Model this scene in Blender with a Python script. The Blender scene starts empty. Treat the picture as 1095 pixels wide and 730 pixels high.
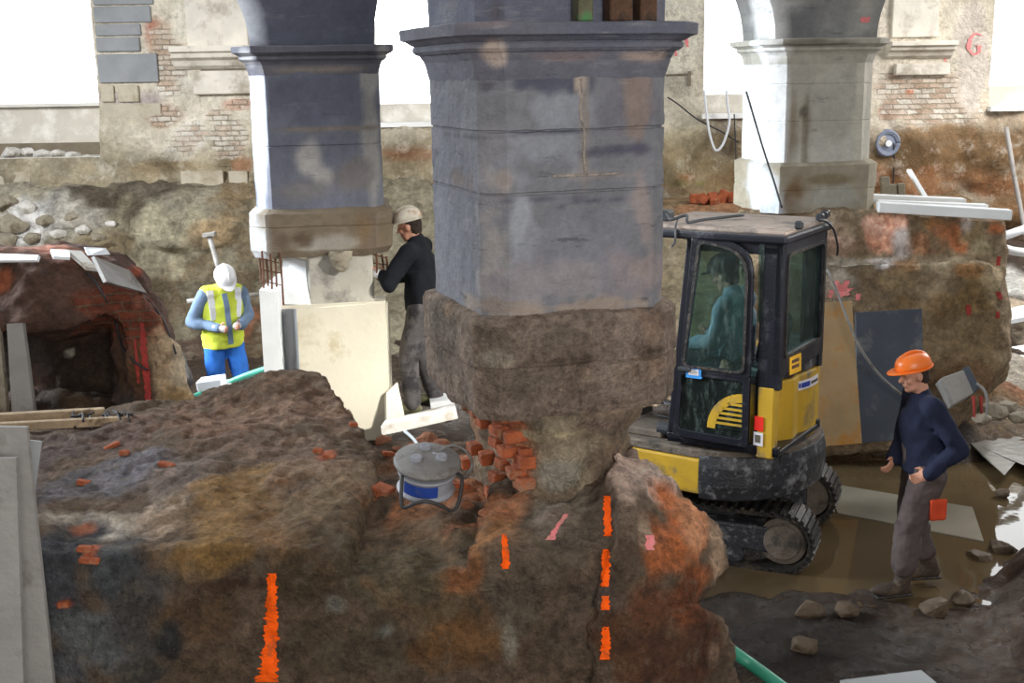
import bpy, bmesh, math, random
import numpy as np
from mathutils import Vector, Matrix
from mathutils.bvhtree import BVHTree
random.seed(7)
rng = np.random.RandomState(7)
SC = bpy.context.scene
COL = SC.collection
# ------------------------------------------------------------------ camera
FPX = 1300.0; W0, H0 = 1095.0, 730.0
PITCH = math.radians(12.4); ROLL = math.radians(0.95)
CAM = Vector((0, 0, 3.74))
_F = Vector((0, math.cos(PITCH), -math.sin(PITCH)))
_R = Vector((1, 0, 0)); _U = Vector((0, math.sin(PITCH), math.cos(PITCH)))
CR = _R * math.cos(ROLL) - _U * math.sin(ROLL)
CU = _U * math.cos(ROLL) + _R * math.sin(ROLL)
def ray(px, py):
    return _F + CR * ((px - W0 / 2) / FPX) - CU * ((py - H0 / 2) / FPX)
def P(px, py, Y):
    d = ray(px, py); return CAM + d * (Y / d.y)
def PZ(px, py, z):
    d = ray(px, py); return CAM + d * ((z - CAM.z) / d.z)
def proj(p):
    v = Vector(p) - CAM; k = v.dot(_F)
    return (W0 / 2 + FPX * v.dot(CR) / k, H0 / 2 - FPX * v.dot(CU) / k)
camd = bpy.data.cameras.new('camera'); camd.sensor_width = 36; camd.lens = FPX / W0 * 36
camd.clip_end = 500
camo = bpy.data.objects.new('camera', camd); COL.objects.link(camo)
m = Matrix((CR, CU, -_F)).transposed().to_4x4(); m.translation = CAM
camo.matrix_world = m; SC.camera = camo
SC.view_settings.view_transform = 'Standard'; SC.view_settings.look = 'None'
SC.view_settings.gamma = 1; SC.view_settings.use_curve_mapping = False
SC.view_settings.exposure = 0.0
SC.cycles.max_bounces = 6; SC.cycles.diffuse_bounces = 4; SC.cycles.transparent_max_bounces = 12
SC.cycles.use_denoising = True
# ------------------------------------------------------------------ colour
def lin(c, g=1.0):
    o = []
    for v in c[:3]:
        v = v / 255.0
        o.append((v / 12.92 if v <= 0.04045 else ((v + 0.055) / 1.055) ** 2.4) * g)
    return tuple(o)
# ------------------------------------------------------------------ vector noise
def _hash(ix, iy, iz, s):
    h = (ix * 374761393 + iy * 668265263 + iz * 2147483647 + s * 1274126177) & 0xffffffff
    h = ((h ^ (h >> 13)) * 1274126177) & 0xffffffff
    h = h ^ (h >> 16)
    return (h & 0xffff) / 32767.5 - 1.0
def vnoise(p, freq=1.0, seed=0):
    q = np.asarray(p, dtype=np.float64) * freq + seed * 17.31
    i = np.floor(q).astype(np.int64); f = q - i; f = f * f * (3 - 2 * f)
    r = 0
    for dx in (0, 1):
        wx = f[:, 0] if dx else 1 - f[:, 0]
        for dy in (0, 1):
            wy = f[:, 1] if dy else 1 - f[:, 1]
            for dz in (0, 1):
                wz = f[:, 2] if dz else 1 - f[:, 2]
                r = r + wx * wy * wz * _hash(i[:, 0] + dx, i[:, 1] + dy, i[:, 2] + dz, seed)
    return r
def fbm(p, freq, octs=3, seed=0, gain=0.5):
    r = 0; a = 1.0
    for k in range(octs):
        r = r + a * vnoise(p, freq * 2 ** k, seed + k * 3); a *= gain
    return r
# ------------------------------------------------------------------ materials
def _new(name):
    mt = bpy.data.materials.new(name); mt.use_nodes = True
    nt = mt.node_tree; b = nt.nodes['Principled BSDF']; return mt, nt, b
def N(nt, t, **kw):
    n = nt.nodes.new(t)
    for k, v in kw.items():
        if k in n.inputs: n.inputs[k].default_value = v
        else: setattr(n, k, v)
    return n
def rough_mat(name, col, rough=0.8, var=0.25, scale=8.0, bump=0.3, bscale=30.0, metal=0.0, dirt=None, dirt_amt=0.4, spec=0.5):
    """procedural paint / stone / wood with blotches, dirt and bump; col is sRGB 0..255"""
    mt, nt, b = _new(name); L = nt.links
    tc = N(nt, 'ShaderNodeTexCoord')
    n1 = N(nt, 'ShaderNodeTexNoise'); n1.inputs['Scale'].default_value = scale; n1.inputs['Detail'].default_value = 6
    L.new(tc.outputs['Object'], n1.inputs['Vector'])
    mp = N(nt, 'ShaderNodeMapRange'); mp.inputs['From Min'].default_value = 0.3; mp.inputs['From Max'].default_value = 0.7
    mp.inputs['To Min'].default_value = 1 - var; mp.inputs['To Max'].default_value = 1 + var
    L.new(n1.outputs['Fac'], mp.inputs['Value'])
    c = lin(col)
    vm = N(nt, 'ShaderNodeVectorMath', operation='SCALE'); vm.inputs[0].default_value = c
    L.new(mp.outputs['Result'], vm.inputs['Scale'])
    out = vm.outputs['Vector']
    if dirt:
        n2 = N(nt, 'ShaderNodeTexNoise'); n2.inputs['Scale'].default_value = scale * 0.6; n2.inputs['Detail'].default_value = 8
        n2.inputs['Roughness'].default_value = 0.7
        L.new(tc.outputs['Object'], n2.inputs['Vector'])
        r2 = N(nt, 'ShaderNodeMapRange'); r2.inputs['From Min'].default_value = 0.62 - dirt_amt * 0.3; r2.inputs['From Max'].default_value = 0.72 - dirt_amt * 0.2
        L.new(n2.outputs['Fac'], r2.inputs['Value'])
        mx = N(nt, 'ShaderNodeMix', data_type='RGBA'); L.new(r2.outputs['Result'], mx.inputs[0])
        L.new(out, mx.inputs[6]); mx.inputs[7].default_value = (*lin(dirt), 1); out = mx.outputs[2]
    L.new(out, b.inputs['Base Color'])
    b.inputs['Roughness'].default_value = rough; b.inputs['Metallic'].default_value = metal
    b.inputs['Specular IOR Level'].default_value = spec
    n3 = N(nt, 'ShaderNodeTexNoise'); n3.inputs['Scale'].default_value = bscale; n3.inputs['Detail'].default_value = 5
    L.new(tc.outputs['Object'], n3.inputs['Vector'])
    bp = N(nt, 'ShaderNodeBump'); bp.inputs['Strength'].default_value = bump; bp.inputs['Distance'].default_value = 0.02
    L.new(n3.outputs['Fac'], bp.inputs['Height']); L.new(bp.outputs['Normal'], b.inputs['Normal'])
    return mt
def attr_mat(name, rough=0.9, fine=40.0, var=0.35, fleck=0.25, fleckcol=(190, 175, 155), bump=0.6, bdist=0.03, brick=None, spec=0.3, wet=False, clump=7.0, clumpvar=0.3, streak=0.0, sscale=1.0, mott=0.0, mscale=12.0, mdark=(52, 44, 38), mlight=(160, 146, 122)):
    """surface whose colours, painted light included, sit in the vertex colour layer; alpha = how much brickwork shows"""
    mt, nt, b = _new(name); L = nt.links
    tc = N(nt, 'ShaderNodeTexCoord'); at = N(nt, 'ShaderNodeAttribute', attribute_name='Col')
    def noise(s, det=5, ro=0.6):
        n = N(nt, 'ShaderNodeTexNoise'); n.inputs['Scale'].default_value = s; n.inputs['Detail'].default_value = det
        n.inputs['Roughness'].default_value = ro; L.new(tc.outputs['Object'], n.inputs['Vector']); return n
    def rng_(src, a, b_, c, d):
        r = N(nt, 'ShaderNodeMapRange'); r.inputs[1].default_value = a; r.inputs[2].default_value = b_
        r.inputs[3].default_value = c; r.inputs[4].default_value = d; L.new(src, r.inputs[0]); return r.outputs[0]
    n1 = noise(fine, 6, 0.75); n0 = noise(clump, 4, 0.65)
    f1 = rng_(n1.outputs['Fac'], 0.3, 0.7, 1 - var, 1 + var)
    f0 = rng_(n0.outputs['Fac'], 0.3, 0.7, 1 - clumpvar, 1 + clumpvar)
    mu = N(nt, 'ShaderNodeMath', operation='MULTIPLY'); L.new(f1, mu.inputs[0]); L.new(f0, mu.inputs[1])
    out = at.outputs['Color']
    hgt = n1.outputs['Fac']
    if brick:
        bw, bh, bc1, bc2, mc = brick
        sp = N(nt, 'ShaderNodeSeparateXYZ'); L.new(tc.outputs['Object'], sp.inputs[0])
        ad = N(nt, 'ShaderNodeMath', operation='ADD'); L.new(sp.outputs['X'], ad.inputs[0]); L.new(sp.outputs['Y'], ad.inputs[1])
        cb = N(nt, 'ShaderNodeCombineXYZ'); L.new(ad.outputs[0], cb.inputs['X']); L.new(sp.outputs['Z'], cb.inputs['Y'])
        nz = noise(9.0, 3); vs = N(nt, 'ShaderNodeVectorMath', operation='SCALE'); vs.inputs['Scale'].default_value = bh * 0.5
        L.new(nz.outputs['Color'], vs.inputs[0])
        va = N(nt, 'ShaderNodeVectorMath', operation='ADD'); L.new(cb.outputs[0], va.inputs[0]); L.new(vs.outputs['Vector'], va.inputs[1])
        bt = N(nt, 'ShaderNodeTexBrick'); L.new(va.outputs['Vector'], bt.inputs['Vector'])
        bt.inputs['Scale'].default_value = 1.0; bt.inputs['Brick Width'].default_value = bw; bt.inputs['Row Height'].default_value = bh
        bt.inputs['Mortar Size'].default_value = bh * 0.13; bt.inputs['Mortar Smooth'].default_value = 0.4
        bt.inputs['Color1'].default_value = (*lin(bc1), 1); bt.inputs['Color2'].default_value = (*lin(bc2), 1); bt.inputs['Mortar'].default_value = (*lin(mc), 1)
        mx = N(nt, 'ShaderNodeMix', data_type='RGBA')
        nf = noise(14.0, 4)
        af = N(nt, 'ShaderNodeMath', operation='ADD'); L.new(at.outputs['Alpha'], af.inputs[0]); L.new(nf.outputs['Fac'], af.inputs[1])
        ff = rng_(af.outputs[0], 0.75, 1.1, 0.0, 0.9)
        L.new(ff, mx.inputs[0]); L.new(out, mx.inputs[6])
        L.new(bt.outputs['Color'], mx.inputs[7])
        out = mx.outputs[2]
        m3 = N(nt, 'ShaderNodeMath', operation='MULTIPLY'); L.new(bt.outputs['Fac'], m3.inputs[0]); L.new(ff, m3.inputs[1])
        s3 = N(nt, 'ShaderNodeMath', operation='SUBTRACT'); L.new(hgt, s3.inputs[0]); L.new(m3.outputs[0], s3.inputs[1]); hgt = s3.outputs[0]
    vm = N(nt, 'ShaderNodeVectorMath', operation='SCALE'); L.new(out, vm.inputs[0]); L.new(mu.outputs[0], vm.inputs['Scale'])
    out = vm.outputs['Vector']
    if fleck > 0:
        vo = noise(fine * 1.7, 3, 0.9)
        fr = rng_(vo.outputs['Fac'], 0.64, 0.70, 0.0, fleck)
        mx = N(nt, 'ShaderNodeMix', data_type='RGBA'); L.new(fr, mx.inputs[0]); L.new(out, mx.inputs[6]); mx.inputs[7].default_value = (*lin(fleckcol), 1)
        out = mx.outputs[2]
    if mott > 0:
        mn = noise(mscale, 9, 0.72)
        for a_, b_, cc_ in ((0.54, 0.66, mlight), (0.46, 0.36, mdark)):
            fr = rng_(mn.outputs['Fac'], a_, b_, 0.0, mott); mx = N(nt, 'ShaderNodeMix', data_type='RGBA')
            L.new(fr, mx.inputs[0]); L.new(out, mx.inputs[6]); mx.inputs[7].default_value = (*lin(cc_), 1); out = mx.outputs[2]
    if streak > 0:
        mpp = N(nt, 'ShaderNodeMapping'); mpp.inputs['Scale'].default_value = (1.6 * sscale, 1.6 * sscale, 9 * sscale); L.new(tc.outputs['Object'], mpp.inputs[0])
        sn = N(nt, 'ShaderNodeTexNoise'); sn.inputs['Scale'].default_value = 1.6; sn.inputs['Detail'].default_value = 10; sn.inputs['Roughness'].default_value = 0.78; L.new(mpp.outputs[0], sn.inputs['Vector'])
        for a_, b_, k_, cc_ in ((0.585, 0.66, streak, (58, 57, 64)), (0.44, 0.34, streak * .55, (160, 158, 158))):
            fr = rng_(sn.outputs['Fac'], a_, b_, 0.0, k_); mx = N(nt, 'ShaderNodeMix', data_type='RGBA')
            L.new(fr, mx.inputs[0]); L.new(out, mx.inputs[6]); mx.inputs[7].default_value = (*lin(cc_), 1); out = mx.outputs[2]
    L.new(out, b.inputs['Base Color']); b.inputs['Specular IOR Level'].default_value = spec
    b.inputs['Roughness'].default_value = rough
    if wet:
        wn = noise(3.0, 5); wr = rng_(wn.outputs['Fac'], 0.42, 0.58, 0.12, rough); L.new(wr, b.inputs['Roughness'])
    nb = noise(fine * 0.45, 6, 0.7)
    ab = N(nt, 'ShaderNodeMath', operation='ADD'); L.new(hgt, ab.inputs[0]); L.new(nb.outputs['Fac'], ab.inputs[1])
    bp = N(nt, 'ShaderNodeBump'); bp.inputs['Strength'].default_value = bump; bp.inputs['Distance'].default_value = bdist
    L.new(ab.outputs[0], bp.inputs['Height']); L.new(bp.outputs['Normal'], b.inputs['Normal'])
    return mt
def glass_mat(name, col, tint=0.6, gloss=0.12, rough=0.05):
    mt, nt, b = _new(name); L = nt.links; nt.nodes.remove(b)
    out = nt.nodes['Material Output']
    tr = N(nt, 'ShaderNodeBsdfTransparent'); tr.inputs[0].default_value = (*lin(col), 1)
    gl = N(nt, 'ShaderNodeBsdfGlossy'); gl.inputs['Roughness'].default_value = rough; gl.inputs[0].default_value = (0.8, 0.9, 0.95, 1)
    df = N(nt, 'ShaderNodeBsdfDiffuse'); df.inputs[0].default_value = (*lin((150, 170, 165)), 1)
    tc = N(nt, 'ShaderNodeTexCoord'); n = N(nt, 'ShaderNodeTexNoise'); n.inputs['Scale'].default_value = 18; n.inputs['Detail'].default_value = 8; n.inputs['Roughness'].default_value = 0.8
    mpg = N(nt, 'ShaderNodeMapping'); mpg.inputs['Scale'].default_value = (1, 1, 0.35)
    L.new(tc.outputs['Object'], mpg.inputs[0]); L.new(mpg.outputs[0], n.inputs['Vector'])
    r = N(nt, 'ShaderNodeMapRange'); r.inputs[1].default_value = 0.5; r.inputs[2].default_value = 0.75; r.inputs[3].default_value = 0.03; r.inputs[4].default_value = tint
    L.new(n.outputs['Fac'], r.inputs[0])
    m1 = N(nt, 'ShaderNodeMixShader'); m1.inputs[0].default_value = gloss; L.new(tr.outputs[0], m1.inputs[1]); L.new(gl.outputs[0], m1.inputs[2])
    m2 = N(nt, 'ShaderNodeMixShader'); L.new(r.outputs[0], m2.inputs[0]); L.new(m1.outputs[0], m2.inputs[1]); L.new(df.outputs[0], m2.inputs[2])
    L.new(m2.outputs[0], out.inputs[0]); return mt
# ------------------------------------------------------------------ things
def tag(o, label=None, cat=None, group=None, kind=None):
    if label: o['label'] = label
    if cat: o['category'] = cat
    if group: o['group'] = group
    if kind: o['kind'] = kind
    return o
def thing(name, label, cat, loc=(0, 0, 0), group=None):
    o = bpy.data.objects.new(name, None); COL.objects.link(o); o.empty_display_size = 0.1
    o.location = loc
    return tag(o, label, cat, group)
def _world(o):
    m = Matrix.Translation(o.location) if o.parent is None else _world(o.parent) @ o.matrix_parent_inverse @ Matrix.Translation(o.location)
    return m
def link_mesh(name, me, mat, parent=None, smooth=False):
    o = bpy.data.objects.new(name, me); COL.objects.link(o)
    if mat: me.materials.clear(); me.materials.append(mat)
    if parent is not None:
        o.parent = parent; o.matrix_parent_inverse = _world(parent).inverted()
    if smooth: me.polygons.foreach_set('use_smooth', [True] * len(me.polygons))
    return o
def rebase(o, loc):
    """put the origin of a one-mesh thing at its base"""
    loc = Vector(loc); o.data.transform(Matrix.Translation(-loc)); o.location = loc; return o
def base_of(o):
    co = verts(o.data); return Vector(((co[:, 0].min() + co[:, 0].max()) / 2, (co[:, 1].min() + co[:, 1].max()) / 2, co[:, 2].min()))
def single(o, label, cat, group=None):
    rebase(o, base_of(o)); return tag(o, label, cat, group)
def verts(me):
    a = np.empty(len(me.vertices) * 3); me.vertices.foreach_get('co', a); return a.reshape(-1, 3)
def normals(me):
    a = np.empty(len(me.vertices) * 3); me.vertices.foreach_get('normal', a); return a.reshape(-1, 3)
def setv(me, a):
    me.vertices.foreach_set('co', np.ascontiguousarray(a).ravel()); me.update()
class MB:
    def __init__(s): s.bm = bmesh.new()
    def _add(s, vs, fs):
        bv = [s.bm.verts.new(v) for v in vs]
        for f in fs:
            try: s.bm.faces.new([bv[i] for i in f])
            except ValueError: pass
        return s
    def box(s, c, size, rot=None, taper=1.0, bev=0.0):
        c = Vector(c); hx, hy, hz = [v / 2 for v in size]
        R = rot if rot is not None else Matrix.Identity(3)
        if bev > 0:
            b = min(bev, hx * .9, hy * .9, hz * .9); tmp = bmesh.new(); vs = []
            for sx in (-1, 1):
                for sy in (-1, 1):
                    for sz in (-1, 1):
                        t = taper if sz > 0 else 1
                        for k in range(3):
                            d = [hx * t, hy * t, hz]; d = [d[i] - (b if i != k else 0) for i in range(3)]
                            vs.append(c + R @ Vector((sx * d[0], sy * d[1], sz * d[2])))
            for v in vs: tmp.verts.new(v)
            r = bmesh.ops.convex_hull(tmp, input=tmp.verts)
            tmp.verts.index_update(); s._add([v.co.copy() for v in tmp.verts], [[v.index for v in f.verts] for f in tmp.faces]); tmp.free(); return s
        vs = []
        for sz in (-1, 1):
            t = taper if sz > 0 else 1
            for sx, sy in ((-1, -1), (1, -1), (1, 1), (-1, 1)): vs.append(c + R @ Vector((sx * hx * t, sy * hy * t, sz * hz)))
        return s._add(vs, [(3, 2, 1, 0), (4, 5, 6, 7), (0, 1, 5, 4), (1, 2, 6, 5), (2, 3, 7, 6), (3, 0, 4, 7)])
    def hull(s, pts):
        tmp = bmesh.new()
        for p in pts: tmp.verts.new(p)
        bmesh.ops.convex_hull(tmp, input=tmp.verts)
        for v in [v for v in tmp.verts if not v.link_faces]: tmp.verts.remove(v)
        tmp.verts.index_update(); s._add([v.co.copy() for v in tmp.verts], [[v.index for v in f.verts] for f in tmp.faces]); tmp.free(); return s
    def tube(s, pts, r, seg=8, caps=True, flat=None):
        pts = [Vector(p) for p in pts]; n = len(pts); rs = r if isinstance(r, (list, tuple)) else [r] * n
        t0 = (pts[1] - pts[0]).normalized(); up = Vector((0, 0, 1)) if abs(t0.z) < 0.9 else Vector((1, 0, 0))
        a = t0.cross(up).normalized(); vs = []
        for i, p in enumerate(pts):
            t = (pts[min(i + 1, n - 1)] - pts[max(i - 1, 0)]).normalized()
            a = (a - t * a.dot(t)).normalized(); b = t.cross(a)
            for k in range(seg):
                an = 2 * math.pi * k / seg; vs.append(p + (a * math.cos(an) + b * math.sin(an)) * rs[i])
        fs = [(i * seg + k, i * seg + (k + 1) % seg, (i + 1) * seg + (k + 1) % seg, (i + 1) * seg + k) for i in range(n - 1) for k in range(seg)]
        if caps: fs += [tuple(range(seg))[::-1], tuple((n - 1) * seg + k for k in range(seg))]
        return s._add(vs, fs)
    def ball(s, c, r, rot=None, u=16, v=10):
        c = Vector(c); rr = Vector(r) if hasattr(r, '__len__') else Vector((r, r, r)); R = rot or Matrix.Identity(3); vs = [c + R @ Vector((0, 0, rr.z))]
        for i in range(1, v):
            th = math.pi * i / v
            for k in range(u):
                ph = 2 * math.pi * k / u
                vs.append(c + R @ Vector((rr.x * math.sin(th) * math.cos(ph), rr.y * math.sin(th) * math.sin(ph), rr.z * math.cos(th))))
        vs.append(c - R @ Vector((0, 0, rr.z))); fs = []
        for k in range(u): fs.append((0, 1 + k, 1 + (k + 1) % u))
        for i in range(v - 2):
            for k in range(u): fs.append((1 + i * u + k, 1 + (i + 1) * u + k, 1 + (i + 1) * u + (k + 1) % u, 1 + i * u + (k + 1) % u))
        e = len(vs) - 1
        for k in range(u): fs.append((e, 1 + (v - 2) * u + (k + 1) % u, 1 + (v - 2) * u + k))
        return s._add(vs, fs)
    def limb(s, p0, p1, r0, r1, seg=14):
        s.ball(p0, r0, u=12, v=8); s.ball(p1, r1, u=12, v=8); return s.tube([p0, p1], [r0, r1], seg)
    def chain(s, pts, rs):
        for i in range(len(pts) - 1): s.limb(pts[i], pts[i + 1], rs[i], rs[i + 1])
        return s
    def prism(s, poly, org, ax, ay, az, d0, d1):
        """2-D outline extruded between d0 and d1 along az"""
        org, ax, ay, az = Vector(org), Vector(ax), Vector(ay), Vector(az); n = len(poly)
        vs = [org + ax * x + ay * y + az * d0 for x, y in poly] + [org + ax * x + ay * y + az * d1 for x, y in poly]
        return s._add(vs, [tuple(range(n))[::-1], tuple(range(n, 2 * n))] + [(i, (i + 1) % n, n + (i + 1) % n, n + i) for i in range(n)])
    def ringprism(s, outer, inner, org, ax, ay, az, d0, d1):
        org, ax, ay, az = Vector(org), Vector(ax), Vector(ay), Vector(az); n = len(outer)
        f = lambda q, d: [org + ax * x + ay * y + az * d for x, y in q]
        vs = f(outer, d0) + f(inner, d0) + f(outer, d1) + f(inner, d1); fs = []
        for i in range(n):
            j = (i + 1) % n
            fs += [(i, n + i, n + j, j), (2 * n + i, 2 * n + j, 3 * n + j, 3 * n + i), (i, j, 2 * n + j, 2 * n + i), (n + i, 3 * n + i, 3 * n + j, n + j)]
        return s._add(vs, fs)
    def lathe(s, prof, c, axis=(0, 0, 1), seg=24):
        c = Vector(c); z = Vector(axis).normalized(); x = z.orthogonal().normalized(); y = z.cross(x); vs = []; n = len(prof)
        for r, h in prof:
            for k in range(seg):
                a = 2 * math.pi * k / seg; vs.append(c + z * h + (x * math.cos(a) + y * math.sin(a)) * max(r, 1e-4))
        fs = [(i * seg + k, i * seg + (k + 1) % seg, (i + 1) * seg + (k + 1) % seg, (i + 1) * seg + k) for i in range(n - 1) for k in range(seg)]
        fs += [tuple(range(seg))[::-1], tuple((n - 1) * seg + k for k in range(seg))]
        return s._add(vs, fs)
    def mesh(s, name='m'):
        bmesh.ops.recalc_face_normals(s.bm, faces=s.bm.faces); me = bpy.data.meshes.new(name); s.bm.to_mesh(me); s.bm.free(); return me
    def build(s, name, mat, parent=None, smooth=False, voxel=None, smooth_it=0, disp=None, bevel=0.0):
        me = s.mesh(name)
        if voxel or bevel: me = modded(me, voxel, bevel)
        if smooth_it: relax(me, smooth_it)
        if disp: displace(me, disp)
        o = link_mesh(name, me, mat, parent, smooth or bool(voxel))
        return o
def modded(me, voxel=None, bevel=0.0, sub=0):
    t = bpy.data.objects.new('tmp', me); COL.objects.link(t)
    if voxel:
        md = t.modifiers.new('r', 'REMESH'); md.mode = 'VOXEL'; md.voxel_size = voxel
    if bevel:
        md = t.modifiers.new('b', 'BEVEL'); md.width = bevel; md.segments = 2; md.limit_method = 'ANGLE'; md.angle_limit = math.radians(35)
    dg = bpy.context.evaluated_depsgraph_get(); dg.update()
    n = bpy.data.meshes.new_from_object(t.evaluated_get(dg)); bpy.data.objects.remove(t); return n
def relax(me, it, k=0.5):
    co = verts(me); e = np.empty(len(me.edges) * 2, dtype=np.int32); me.edges.foreach_get('vertices', e); e = e.reshape(-1, 2)
    deg = np.bincount(e.ravel(), minlength=len(co))[:, None].clip(1)
    for _ in range(it):
        a = np.zeros_like(co); np.add.at(a, e[:, 0], co[e[:, 1]]); np.add.at(a, e[:, 1], co[e[:, 0]]); co = co * (1 - k) + a / deg * k
    setv(me, co)
def displace(me, layers, seed=3):
    """layers: (amplitude m, frequency 1/m, octaves)"""
    for i, (amp, fr, oc) in enumerate(layers):
        co = verts(me); n = normals(me); setv(me, co + n * (fbm(co, fr, oc, seed + i * 7) * amp)[:, None])
def tree_of(o):
    me = o.data; return BVHTree.FromPolygons([o.location + v.co for v in me.vertices], [p.vertices[:] for p in me.polygons])
def hit(tree, px, py):
    d = ray(px, py).normalized(); r = tree.ray_cast(CAM, d)
    return r
def colorize(o, base, patches=(), gain=1.0, brick0=0.0, edge=0.45, nf=7.0, tree=None):
    """fixed surface colours, with some light and shade painted in; patches (px, py, rx, ry, colour, [brick], [depth radius m]) are found on the surface itself"""
    me = o.data; co = verts(me) + np.array(o.location); n = len(co)
    c = np.ones((n, 4)); c[:, :3] = lin(base, gain); c[:, 3] = brick0
    tree = tree or tree_of(o)
    e1 = fbm(co, nf, 3, 11); e2 = fbm(co, nf, 3, 23)
    for q in patches:
        px, py, rx, ry, pc = q[:5]; br = q[5] if len(q) > 5 else 0.0
        h = hit(tree, px, py)
        if h[0] is None: continue
        w = h[0]; dep = (w - CAM).dot(_F); sx = rx * dep / FPX; sz = ry * dep / FPX
        sd = q[6] if len(q) > 6 else 1.6 * max(sx, sz)
        nz = abs(h[1].z)
        if nz > 0.6 and len(q) <= 6: sd = sz / 0.33; sz = max(sx, sz)
        d = np.sqrt(((co[:, 0] - w.x) / sx) ** 2 + ((co[:, 1] - w.y) / sd) ** 2 + ((co[:, 2] - w.z) / sz) ** 2)
        d = d + edge * e1 + 0.12 * e2
        wt = np.clip((1.4 - d) / 0.8, 0, 1); wt = wt * wt * (3 - 2 * wt)
        c[:, :3] = c[:, :3] * (1 - wt[:, None]) + np.array(lin(pc, gain)) * wt[:, None]
        c[:, 3] = c[:, 3] * (1 - wt) + br * wt
    at = me.color_attributes.new('Col', 'FLOAT_COLOR', 'POINT'); at.data.foreach_set('color', c.ravel())
    return tree
def paint_mark(target, line, mat, parent, label=None, name='paint_mark', lift=0.006):
    """line: [(px, py, width px)...] laid on the target surface as a thin coat of spray paint"""
    tree = tree_of(target) if not isinstance(target, BVHTree) else target
    pts = []
    for i in range(len(line) - 1):
        a, b = line[i], line[i + 1]; n = max(2, int(math.hypot(b[0] - a[0], b[1] - a[1]) / 2.0))
        for k in range(n + (i == len(line) - 2)):
            t = k / n; pts.append([a[j] * (1 - t) + b[j] * t for j in range(3)])
    cols = 5; rows = []
    for i, (x, y, w) in enumerate(pts):
        w = w * (0.75 + 0.5 * random.random()); j = (random.random() - .5) * w * .25; row = []
        for k in range(cols):
            h = hit(tree, x + (k / (cols - 1) - .5) * w + j, y)
            row.append(None if h[0] is None else h[0] - ray(x, y).normalized() * lift)
        rows.append(row)
    vs = []; fs = []; idx = {}
    for i, r in enumerate(rows):
        for k, v in enumerate(r):
            if v is not None: idx[i, k] = len(vs); vs.append(v)
    for i in range(len(rows) - 1):
        for k in range(cols - 1):
            q = [(i, k), (i, k + 1), (i + 1, k + 1), (i + 1, k)]
            if all(a in idx for a in q):
                v = [vs[idx[a]] for a in q]
                if max((v[0] - v[2]).length, (v[1] - v[3]).length) < 0.12: fs.append([idx[a] for a in q])
    me = bpy.data.meshes.new(name); me.from_pydata(vs, [], fs); o = link_mesh(name, me, mat, parent)
    if label: o['label'] = label
    return o
def slab(name, quad, thick, mat, parent=None, bevel=0.0):
    """a sheet with real thickness from its near face"""
    q = [Vector(p) for p in quad]; n = (q[1] - q[0]).cross(q[2] - q[0]).normalized()
    if n.dot(CAM - q[0]) < 0: n = -n
    return MB()._add(q + [p - n * thick for p in q], [(0, 1, 2, 3), (7, 6, 5, 4), (0, 4, 5, 1), (1, 5, 6, 2), (2, 6, 7, 3), (3, 7, 4, 0)]).build(name, mat, parent, bevel=bevel)
def beam(mb, p0, p1, w, h, up=(0, 0, 1)):
    p0, p1 = Vector(p0), Vector(p1); x = (p1 - p0).normalized(); u = Vector(up); y = u.cross(x).normalized(); z = x.cross(y)
    return mb.box((p0 + p1) / 2, ((p1 - p0).length, w, h), Matrix((x, y, z)).transposed(), bev=min(w, h) * .08)
# ================================================================== LIGHT
wd = bpy.data.worlds.new('overcast_sky'); SC.world = wd; wd.use_nodes = True
nt = wd.node_tree; bg = nt.nodes['Background']; L = nt.links
tc = N(nt, 'ShaderNodeTexCoord'); vn = N(nt, 'ShaderNodeVectorMath', operation='NORMALIZE'); L.new(tc.outputs['Generated'], vn.inputs[0])
dp = N(nt, 'ShaderNodeVectorMath', operation='DOT_PRODUCT'); L.new(vn.outputs['Vector'], dp.inputs[0]); dp.inputs[1].default_value = Vector((-0.05, 0.96, 0.25)).normalized()
mr = N(nt, 'ShaderNodeMapRange'); mr.interpolation_type = 'SMOOTHSTEP'; mr.inputs[1].default_value = 0.62; mr.inputs[2].default_value = 0.97; mr.inputs[3].default_value = 0.40; mr.inputs[4].default_value = 5.5
L.new(dp.outputs['Value'], mr.inputs[0]); L.new(mr.outputs[0], bg.inputs['Strength'])
bg.inputs['Color'].default_value = (0.96, 0.985, 1.0, 1)
def area(name, loc, to, size, power, col=(1, 1, 1)):
    l = bpy.data.lights.new(name, 'AREA'); l.shape = 'RECTANGLE'; l.size, l.size_y = size; l.energy = power; l.color = col
    o = bpy.data.objects.new(name, l); COL.objects.link(o); o.location = loc
    o.rotation_euler = (Vector(to) - Vector(loc)).to_track_quat('-Z', 'Y').to_euler(); return o
sl = area('side_window_daylight', (-10.5, 11.5, 5.6), (-1.5, 10.9, 1.8), (4.5, 3.0), 560, (0.86, 0.94, 1.0)); sl.data.spread = math.radians(62)
fl_ = area('back_wall_fill_light', (-9.5, 5.5, 7.5), (-4.5, 19, 2.2), (4.0, 2.5), 400, (0.98, 0.99, 1.0)); fl_.data.spread = math.radians(75)  # unseen fill lamp added to brighten the back wall
area('aisle_window_daylight', (9.5, 15.0, 6.0), (6.5, 15.5, 0.6), (3.5, 2.5), 700, (1.0, 0.98, 0.95))
area('near_window_daylight', (2.6, -4.5, 4.8), (0.2, 7.0, 1.2), (5.0, 3.0), 600, (1.0, 0.96, 0.9))
bl = area('right_window_beam', (7.6, 2.2, 6.6), (-1.3, 9.9, 1.15), (1.0, 0.7), 29, (1.0, 0.97, 0.9)); bl.data.spread = math.radians(18)
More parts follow.
